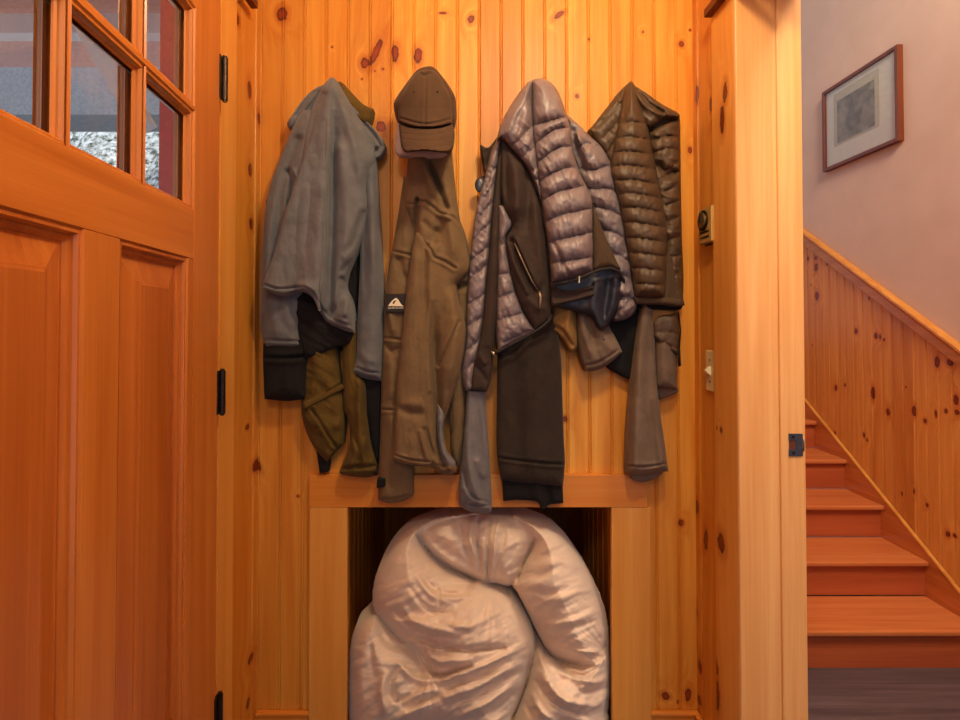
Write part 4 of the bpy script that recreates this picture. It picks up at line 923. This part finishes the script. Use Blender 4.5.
R_('side_panel', m_soft, [(502, 134, 1), (508, 145), (517, 156), (525, 167), (532, 181), (538, 196), (542.5, 215), (546.5, 240), (549, 265), (551.5, 290), (551, 318, 1), (544, 325), (535.5, 331, 1), (527.5, 318), (520.5, 304), (514, 286), (509, 263), (506, 240), (512, 226), (504.5, 209), (501.5, 190), (501, 160)], 1.405, g, T=.03, R=16, tb=.05, step=1.25,
   folds=[fold([(512, 241), (520, 261), (530, 282), (537, 291)], -.016, 3.6, taper=''), fold([(516, 240), (526, 262), (538, 290)], .007, 2.6, taper=''), fold([(508, 244), (516, 268), (528, 292)], .007, 3, taper=''), fold([(516, 165), (517, 195), (514, 222)], .012, 6), fold([(526, 175), (528, 205), (525, 235)], -.010, 5), fold([(536, 205), (540, 240), (543, 285)], .010, 6), fold([(506, 150), (506, 185), (508, 205)], -.008, 3.5), fold([(530, 300), (540, 308), (549, 306)], .006, 5)],
   noise=[(.004, 40, 9, 1.4, 2)])
b = bmesh.new(); tube(b, [P(514.5, 243, 1.366), P(523, 262, 1.362), P(532, 281, 1.362), P(538.5, 291, 1.366)], .0017, 8); obj('pocket_zip', b, m_zip, g, True)
b = bmesh.new(); tube(b, [P(539.5, 291, 1.362), P(540.5, 297, 1.358), P(540, 304, 1.36), P(539.6, 309, 1.362)], [.003, .0042, .0025, .002], 8); obj('zip_pull', b, m_zip, g, True)
b = bmesh.new(); tube(b, [P(494, 354, 1.40), P(500, 351, 1.397), P(514, 343, 1.392), P(528, 335.5, 1.39), P(540, 328.5, 1.388), P(549, 321, 1.39), P(551.5, 314, 1.395)], .0042, 8); obj('hem_binding', b, m_trim, g, True)
rs = [[(573, 131), (587, 127)], [(578, 149), (586, 143), (597, 146)], [(581, 168.5), (595, 169.5), (608, 166), (615, 168)], [(584, 187), (596, 189), (607, 188), (619, 193)], [(590, 206), (598, 207), (610, 210), (625, 218)], [(600, 229), (608, 230.5), (617, 234), (628, 241)], [(610, 252), (618, 254.5), (629, 261)], [(618, 274), (626, 277), (634, 282)], [(622, 296), (630, 297), (638, 300)]]
R_('sleeve', m_puff, [(565, 113, 1), (571, 118), (580, 126), (590, 136), (600, 145), (607, 155), (613.5, 170), (617.5, 185), (621, 200), (624, 217), (627, 236), (630, 255), (632.5, 272), (635.5, 288), (637.5, 300), (636, 310), (630, 317), (620, 321), (612, 318), (612, 290), (600, 240), (585, 190), (572, 150)], 1.442, g, T=.05, R=18, tb=.03, step=1.25, extra=lambda Wp: .022 * fnoise(Wp[:, 0] / 5.5, Wp[:, 1] / 4.5, 12, 2) * np.clip((Wp[:, 1] - 284) / 12, 0, 1),
   quilt=qd(rs, .024, 11, (.012, 2.8, 8.0)), folds=[fold([(571, 124), (574, 140), (578, 156), (583, 168)], -.018, 5, taper=''), fold([(577, 134), (580, 144), (577, 152)], .010, 3)], noise=[(.004, 9, 5, .9, 8)])
hs = [[(532, 126), (548, 121), (566, 117)], [(534, 145), (548, 133.5), (559, 128), (570, 128)], [(536, 163), (550, 152.5), (560, 147), (574, 147)], [(538, 183), (550, 174.5), (567, 167.5), (580, 169)], [(541, 201), (557, 192), (580, 186.5), (590, 187)], [(544, 222.5), (563, 214), (594, 208)], [(546, 243), (567, 237.5), (594, 232)], [(548, 264), (567, 260.5), (594, 257)], [(550, 284), (575, 279), (594, 273)]]
R_('back_panel', m_puff, [(532, 80, 1), (538, 78.5), (547, 80), (556, 88), (562, 101), (567, 116), (570.5, 130), (573, 148), (576.5, 163), (582, 177), (588, 189), (592, 200), (593.5, 215), (594, 250), (593.5, 272, 1), (575, 279), (551, 284, 1), (549.5, 262), (546.5, 238), (543, 215), (540.5, 195), (537, 170), (534, 145), (531.5, 115)], 1.395, g, T=.05, R=17, tb=.06, step=1.25,
   quilt=qd(hs, .028, 12, (.011, 2.8, 9.0)), extra=lambda Wp: .02 * np.clip((Wp[:, 1] - 120) / 130, 0, 1), noise=[(.003, 9, 5, 1.2, 4)],
   folds=[fold([(560, 100), (566, 125), (569, 150), (578, 178)], .008, 5, taper=''), fold([(555, 245), (562, 262), (570, 278)], -.008, 2.5)])
ls = [[(532, 126), (519, 140), (505, 150)], [(536, 147), (526, 154), (518, 160)], [(541, 166), (533, 171), (526, 176)], [(541, 178), (535, 180)]]
R_('hood_panel', m_puff, [(534, 79.5, 1), (527, 83), (519, 93), (509, 108), (501, 124), (497.5, 138), (503, 139), (510, 147), (519, 157), (527, 168), (534, 182), (539.5, 198), (543, 212), (541.5, 190), (539, 168), (536, 145), (533.5, 118), (532.5, 98)], 1.395, g, T=.04, R=14, tb=.06, step=1.25,
   quilt=qd(ls, .014, 10, (.011, 2.8, 10.0)), folds=[fold([(532, 84), (531, 105)], -.010, 2.5, taper=''), fold([(526, 92), (514, 115), (508, 138)], .006, 4), fold([(530, 105), (522, 128), (517, 145)], .006, 4)], noise=[(.007, 22, 4, 2.0, 6)])
R_('gusset', m_bpuffd, [(592.5, 203, 1), (597, 215), (604, 233), (612, 251), (621, 270, 1), (607, 268), (593, 271, 1), (592, 240)], 1.375, g, T=.02, R=9, tb=.06)
b = bmesh.new(); tube(b, [P(551, 285, 1.355), P(565, 282.5, 1.345), P(578, 279, 1.342), P(590, 273.5, 1.345), P(600, 269.5, 1.352), P(611, 268, 1.358), P(619, 271.5, 1.365), P(623.5, 280, 1.385), P(624, 290, 1.41), P(620, 304, 1.425)], .0046, 8); obj('hem_binding', b, m_trim, g, True)
b = bmesh.new(); bx(b, P(579, 280, 1.338).x - .0012, P(579, 280, 1.338).x + .0012, 1.334, 1.342, P(579, 283, 1.338).z, P(579, 276, 1.338).z, .0005); obj('hem_tag', b, m_white, g)

# ---------- a coat hook whose tip shows beside the mauve puffer
b = bmesh.new()
hk = empty('coat_hook', 'dark metal coat hook tip between the khaki jacket and the mauve puffer', 'hook', P(484, 186, D))
c0_ = P(483, 186, D); 
box('base_plate', m_black, c0_.x - .004, c0_.x + .012, D - .004, D - .0002, c0_.z - .03, c0_.z + .03, .001, hk)
tube(b, [(c0_.x + .004, D - .003, c0_.z - .005), (c0_.x - .0, D - .02, c0_.z - .012), P(479, 187, 1.465), P(477.5, 184, 1.452)], [.004, .004, .0045, .005], 10)
q = P(480, 185, 1.447)
m4 = Matrix.Translation(q) @ Matrix.Diagonal((.015, .006, .022, 1))
bmesh.ops.create_uvsphere(b, u_segments=20, v_segments=12, radius=1.0, matrix=m4)
obj('prong', b, plain('hook_enamel', C(54, 54, 66), .35), hk, True)

# ---------- comforter stuffed in the cubby
def c2(pts): return [(290 + p[0] / 2.3415, 460 + p[1] / 2.3415) + tuple(p[2:]) for p in pts]
lobes = [
  (c2([(470, 121), (400, 124), (330, 136), (270, 162), (225, 215), (198, 275), (192, 330), (200, 362), (225, 395), (270, 418), (310, 435), (360, 440), (420, 420), (450, 370), (455, 310), (425, 278), (350, 240), (310, 190), (340, 150)]), .185, 58, .0),
  (c2([(300, 172), (340, 136), (400, 124), (470, 121), (530, 130), (572, 160), (580, 200), (555, 250), (530, 288), (505, 296), (480, 290), (462, 292), (440, 286), (410, 272), (350, 242)]), .142, 64, .0),
  (c2([(520, 128), (570, 134), (630, 165), (690, 240), (730, 320), (747, 390), (750, 450), (748, 500), (715, 515), (650, 485), (610, 458), (585, 420), (560, 370), (530, 310), (520, 290), (545, 240), (560, 190)]), .185, 52, .01),
  (c2([(430, 280), (465, 293), (500, 310), (540, 345), (568, 395), (576, 440), (566, 490), (548, 545), (525, 600), (505, 660), (300, 660), (200, 640), (215, 560), (290, 470), (215, 380), (260, 330), (350, 300)]), .205, 62, .02),
  (c2([(576, 436), (605, 455), (640, 468), (700, 466), (747, 445), (751, 520), (746, 590), (735, 660), (500, 660), (525, 600), (552, 530)]), .185, 44, .025),
  (c2([(215, 362), (185, 362), (155, 385), (138, 440), (130, 530), (134, 600), (150, 665), (320, 665), (345, 560), (330, 480), (290, 430), (240, 400)]), .165, 44, .01),
]
def comforter():
    step = 1.25
    xs = np.arange(340, 616, step); ys = np.arange(506, 752, step)
    gx, gy = np.meshgrid(xs, ys); Q = np.stack([gx.ravel(), gy.ravel()], 1)
    H = np.zeros(len(Q)); cov = np.zeros(len(Q), bool)
    for li, (poly, T, Rr, off) in enumerate(lobes):
        bd = spline(poly, True, 2.0); ins = inside(Q, bd); dd = seg_dist(Q, bd, True)[0]
        e = np.where(ins, dd, 0)
        hh = np.where(ins, (T + off) * dome(e, Rr), 0)
        k = .012
        k = .034 if li in (1, 2) else .016; t_ = np.clip(.5 + .5 * (hh - H) / k, 0, 1)
        H = np.where(hh > 0, H * (1 - t_) + hh * t_ + k * t_ * (1 - t_) * np.clip(np.minimum(H, hh) / .03, 0, 1), H)
        cov |= ins
    # folds: gathered from the pinch, and long drapes over the lower lobes
    f = np.zeros(len(Q))
    rnd = random.Random(3)
    def F_(pts, A, w, t='b'): return fold(c2(pts), A * 1.5, w * .85, None, t)
    fl_ = [F_([(300, 180), (330, 222), (375, 255), (430, 280)], -.022, 3.0, ''), F_([(310, 175), (345, 215), (395, 248), (440, 275)], .012, 3.5),
      F_([(440, 130), (438, 190), (448, 260)], -.012, 2.2), F_([(470, 125), (462, 190), (462, 285)], -.014, 2.4, 's'), F_([(490, 135), (478, 200), (472, 280)], .010, 2.4), F_([(420, 140), (425, 200), (440, 262)], .008, 3), F_([(395, 140), (405, 200), (432, 265)], -.006, 2.5), F_([(452, 180), (455, 240), (458, 285)], .010, 2.2),
      F_([(505, 145), (498, 200), (480, 275)], -.009, 2.5), F_([(575, 185), (550, 240), (532, 288)], -.014, 2.2, ''), F_([(540, 180), (528, 230), (505, 285)], .006, 3),
      F_([(290, 260), (330, 315), (390, 340)], .008, 4), F_([(275, 290), (320, 345), (390, 362)], -.007, 3), F_([(310, 270), (350, 310), (420, 312)], -.008, 3), F_([(345, 290), (350, 340), (342, 352)], -.007, 2), F_([(330, 300), (380, 325), (430, 318)], .007, 3), F_([(255, 330), (300, 385), (380, 400)], .006, 4), F_([(240, 350), (300, 405), (400, 418)], -.006, 3), F_([(350, 375), (420, 390), (500, 350)], .006, 4),
      F_([(210, 370), (260, 405), (320, 425), (400, 445), (500, 438)], -.014, 3.5, ''), F_([(300, 440), (330, 490), (350, 505), (430, 480)], -.016, 3.0), F_([(300, 430), (345, 470), (430, 468)], .010, 4), F_([(330, 520), (390, 505), (480, 470), (560, 430)], .009, 3.6), F_([(340, 535), (420, 515), (520, 470)], -.009, 3.2), F_([(350, 560), (440, 530), (545, 470)], .009, 3.6), F_([(360, 580), (450, 548), (545, 490)], -.009, 3), F_([(380, 605), (460, 570), (540, 510)], .008, 3.6), F_([(430, 610), (490, 580), (535, 535)], -.008, 3), F_([(460, 625), (510, 590), (530, 560)], .007, 3),
      F_([(255, 480), (235, 520), (250, 560), (285, 550)], -.015, 4), F_([(250, 470), (290, 510), (340, 520)], .010, 4), F_([(225, 490), (215, 540), (225, 600)], .012, 5), F_([(260, 570), (310, 545), (345, 535)], .010, 3.5), F_([(270, 590), (320, 560), (350, 550)], -.010, 3), F_([(180, 400), (165, 470), (170, 590)], .005, 6), F_([(205, 385), (230, 430), (290, 450)], -.007, 4), F_([(195, 400), (190, 460), (200, 520)], -.005, 4),
      F_([(590, 460), (640, 500), (720, 520), (748, 490)], .009, 3.4), F_([(610, 465), (670, 505), (740, 480)], -.008, 3), F_([(580, 490), (640, 560), (720, 575)], .009, 4), F_([(570, 510), (620, 575), (700, 605)], -.008, 3.2), F_([(560, 530), (590, 590), (640, 625)], .008, 4), F_([(640, 480), (690, 495), (745, 462)], .008, 3), F_([(545, 560), (570, 610)], -.007, 3), F_([(660, 530), (700, 545), (745, 530)], -.008, 3), F_([(690, 590), (725, 570), (748, 540)], .008, 3.4),
      F_([(560, 330), (620, 325), (700, 300)], .004, 5), F_([(590, 385), (650, 380), (730, 350)], .006, 3.4), F_([(600, 405), (660, 395), (735, 370)], -.005, 3), F_([(560, 300), (590, 312), (650, 305)], -.004, 3), F_([(650, 462), (690, 450), (742, 452)], .012, 4), F_([(690, 440), (712, 460), (744, 432)], -.010, 3), F_([(575, 250), (640, 240), (690, 250)], .003, 5)]
    f = add_folds(Q, f, fl_)
    c, s = math.cos(-.5), math.sin(-.5)
    u, v = Q[:, 0] * c + Q[:, 1] * s, -Q[:, 0] * s + Q[:, 1] * c
    f = f + .008 * fnoise(u / 26, v / 5, 2, 3) + .0035 * fnoise(Q[:, 0] / 9, Q[:, 1] / 5, 6, 2)
    px_, py_ = 490.0, 583.0
    rr = np.hypot(Q[:, 0] - px_, Q[:, 1] - py_); aa = np.arctan2(Q[:, 1] - py_, Q[:, 0] - px_)
    f = f + .022 * fnoise(aa * 5.5, rr / 60, 21, 3) * np.exp(-(rr / 58) ** 2) * np.clip(rr / 30, 0, 1)
    qx, qy = 428.0, 668.0
    r2_ = np.hypot(Q[:, 0] - qx, Q[:, 1] - qy); a2_ = np.arctan2(Q[:, 1] - qy, Q[:, 0] - qx)
    f = f + .018 * fnoise(a2_ * 5.0, r2_ / 70, 31, 3) * np.exp(-(r2_ / 60) ** 2) * np.clip(r2_ / 28, 0, 1)
    qx, qy = 612.0, 655.0
    r2_ = np.hypot(Q[:, 0] - qx, Q[:, 1] - qy); a2_ = np.arctan2(Q[:, 1] - qy, Q[:, 0] - qx)
    f = f + .016 * fnoise(a2_ * 9.0, r2_ / 60, 41, 3) * np.exp(-(r2_ / 55) ** 2) * np.clip(r2_ / 28, 0, 1)
    dh = np.clip(H / .07, 0, 1)
    Hs = H + f * dh
    # only the heights near an outline drop to the rim
    base = 1.60
    pos = Pn(Q[:, 0], Q[:, 1], base - Hs)
    ny, nx = gx.shape
    cv = cov.reshape(ny, nx)
    faces = []; used = {}
    verts = []
    def vid(i, j):
        k = (i, j)
        if k not in used:
            used[k] = len(verts); verts.append(pos[i * nx + j].tolist())
        return used[k]
    keep = cv[:-1, :-1] & cv[1:, :-1] & cv[:-1, 1:] & cv[1:, 1:]
    for i in range(ny - 1):
        for j in range(nx - 1):
            if keep[i, j]: faces.append((vid(i, j), vid(i + 1, j), vid(i + 1, j + 1), vid(i, j + 1)))
    b = bmesh.new(); vs = [b.verts.new(p) for p in verts]
    for q in faces: b.faces.new([vs[k] for k in q])
    for _ in range(3):
        be = [v for v in b.verts if v.is_boundary]
        new = {}
        for v in be:
            nb_ = [e.other_vert(v).co for e in v.link_edges if e.is_boundary]
            new[v] = v.co * .4 + sum(nb_, Vector()) / len(nb_) * .6
        for v, p in new.items(): v.co = p
    bedges = [e for e in b.edges if e.is_boundary]
    r = bmesh.ops.extrude_edge_only(b, edges=bedges)
    nv = [x for x in r['geom'] if isinstance(x, bmesh.types.BMVert)]
    cx_ = sum(v.co.x for v in nv) / len(nv); cz_ = sum(v.co.z for v in nv) / len(nv)
    for v in nv: v.co.y += .07; 
    r2 = bmesh.ops.extrude_edge_only(b, edges=[e for e in b.edges if e.is_boundary])
    for v in [x for x in r2['geom'] if isinstance(x, bmesh.types.BMVert)]:
        v.co.y += .16; v.co.x = cx_ + (v.co.x - cx_) * .86; v.co.z = cz_ + (v.co.z - cz_) * .86
    bmesh.ops.holes_fill(b, edges=[e for e in b.edges if e.is_boundary])
    zmin = zf + .001
    for v in b.verts: v.co.z = max(v.co.z, zmin)
    return b
o = obj('comforter', comforter(), m_down, None, True)
o.data.set_sharp_from_angle(angle=math.radians(80))
tag(o, 'puffy beige down comforter stuffed into the cubby', 'comforter')
# ================================================================== OUTSIDE, SEEN THROUGH THE PANES
m_red = plain('red_stain', C(190, 76, 64), .6, var=.2)
m_redb = plain('soffit_boards', C(216, 160, 146), .8, var=.2)
m_pale = plain('pale_beam', C(212, 196, 186), .8)
m_grey = plain('grey_shingle', C(150, 146, 148), .9, var=.25, bumps=(40, .4, .01))
porch = empty('porch', 'red stained porch with pale beam and brace outside the door panes', 'porch', (-1.8, 2.8, -.3))
def at(px, py, Y): return P(px, py, Y)
a = at(159, 100, 2.7); c = at(175, 100, 2.7)
box('post', m_red, a.x, c.x, 2.7, 2.8, -.3, 3.399, .006, porch)
box('beam', m_pale, -3.6, -1.0, 3.2, 3.3, P(0, 33, 3.2).z, P(0, 13, 3.2).z, .006, porch)
b = bmesh.new()
q0, q1 = at(66, 10, 3.0), at(128, 119, 3.0)
dd = (q1 - q0).normalized(); pn = Vector((-dd.z, 0, dd.x)) * .06
prism(b, [(q0.x + pn.x, q0.z + pn.z), (q1.x + pn.x, q1.z + pn.z), (q1.x - pn.x, q1.z - pn.z), (q0.x - pn.x, q0.z - pn.z)], lambda x, z: Vector((x, 3.13, z)), lambda x, z: Vector((x, 3.2005, z)))
obj('brace', b, m_pale, porch)
box('roof', m_redb, -4.2, -.8, .3, 4.05, 3.4, 3.5, 0, porch)
a = at(60, 62, 5.5); c = at(146, 115, 5.5)
o = box('shed_roof', m_grey, a.x - 1.2, c.x + .4, 5.5, 6.0, c.z, a.z, .01); tag(o, 'grey roof edge seen through the middle pane', 'roof')
# stony bank with snow
def bank():
    b = bmesh.new(); n = 60
    vs = {}
    for i in range(n):
        for j in range(40):
            x = -13 + 11.5 * i / (n - 1); s = j / 39.0
            y = 4.0 + 5 * s; z = -.4 + 7.5 * s + .3 * float(fnoise(np.array(x * 2.5), np.array(y * 3.0), 4)) 
            vs[i, j] = b.verts.new((x, y + .2 * float(fnoise(np.array(x * 4.0), np.array(s * 19.0), 9)), z))
    for i in range(n - 1):
        for j in range(39): b.faces.new((vs[i, j], vs[i + 1, j], vs[i + 1, j + 1], vs[i, j + 1]))
    return b
sn = NT('stony_bank'); v = sn.n('ShaderNodeTexVoronoi'); sn.l(sn.co, v.inputs[0]); v.inputs['Scale'].default_value = 9
n1 = sn.noise(sn.co, 14, 4, .7)
c1 = sn.ramp(v.outputs['Distance'], [(0, C(245, 248, 246)), (.3, C(150, 152, 138)), (.6, C(70, 74, 58))])
sn.l(sn.mix(sn.rng(n1, .4, .6), c1, C(246, 248, 247)), sn.b.inputs[0]); sn.b.inputs['Roughness'].default_value = .9
o = obj('ground_bank', bank(), sn.m); tag(o, 'stony bank dusted with snow beyond the porch', 'ground', kind='structure')

# ================================================================== LIGHT
w = bpy.data.worlds.new('world'); S.world = w; w.use_nodes = True
bg = w.node_tree.nodes['Background']; bg.inputs[0].default_value = (.54, .72, 1.0, 1); bg.inputs[1].default_value = .85
def area(name, loc, target, size, power, col, sy=None):
    l = bpy.data.lights.new(name, 'AREA'); l.energy = power; l.color = col; l.size = size
    if sy: l.shape = 'RECTANGLE'; l.size_y = sy
    o = bpy.data.objects.new(name, l); COL.objects.link(o); o.location = loc
    o.rotation_euler = (Vector(target) - Vector(loc)).to_track_quat('-Z', 'Y').to_euler(); return o
def point(name, loc, r, power, col):
    l = bpy.data.lights.new(name, 'POINT'); l.energy = power; l.color = col; l.shadow_soft_size = r
    o = bpy.data.objects.new(name, l); COL.objects.link(o); o.location = loc; return o
sun = bpy.data.lights.new('sun', 'SUN'); sun.energy = 3.6; sun.angle = .6; sun.color = (1, .97, .93)
so = bpy.data.objects.new('sun', sun); COL.objects.link(so); so.rotation_euler = Vector((-.15, .35, -.92)).to_track_quat('-Z', 'Y').to_euler(); so.location = (0, 0, 6)
point('ceiling_lamp', (.30, .50, 2.46), .05, 34, (1.0, .84, .54))
area('entry_lamp', (-.1, -.9, 2.5), (0, 1.2, .9), .3, 10, (1.0, .84, .60))
area('hall_fill', (1.45, .3, 3.9), (1.7, 3.0, .6), .8, 118, (1.0, .85, .70))  # added fill that brightens the stair hall, not a fixture of the house
S.view_settings.view_transform = 'Standard'; S.view_settings.look = 'None'
S.view_settings.gamma = 1.0; S.view_settings.use_curve_mapping = False
S.view_settings.exposure = 0.0
S.cycles.max_bounces = 8; S.cycles.diffuse_bounces = 4; S.cycles.glossy_bounces = 4; S.cycles.transparent_max_bounces = 12
S.cycles.use_denoising = True; S.cycles.caustics_reflective = False; S.cycles.caustics_refractive = False
S.cycles.sample_clamp_indirect = 6
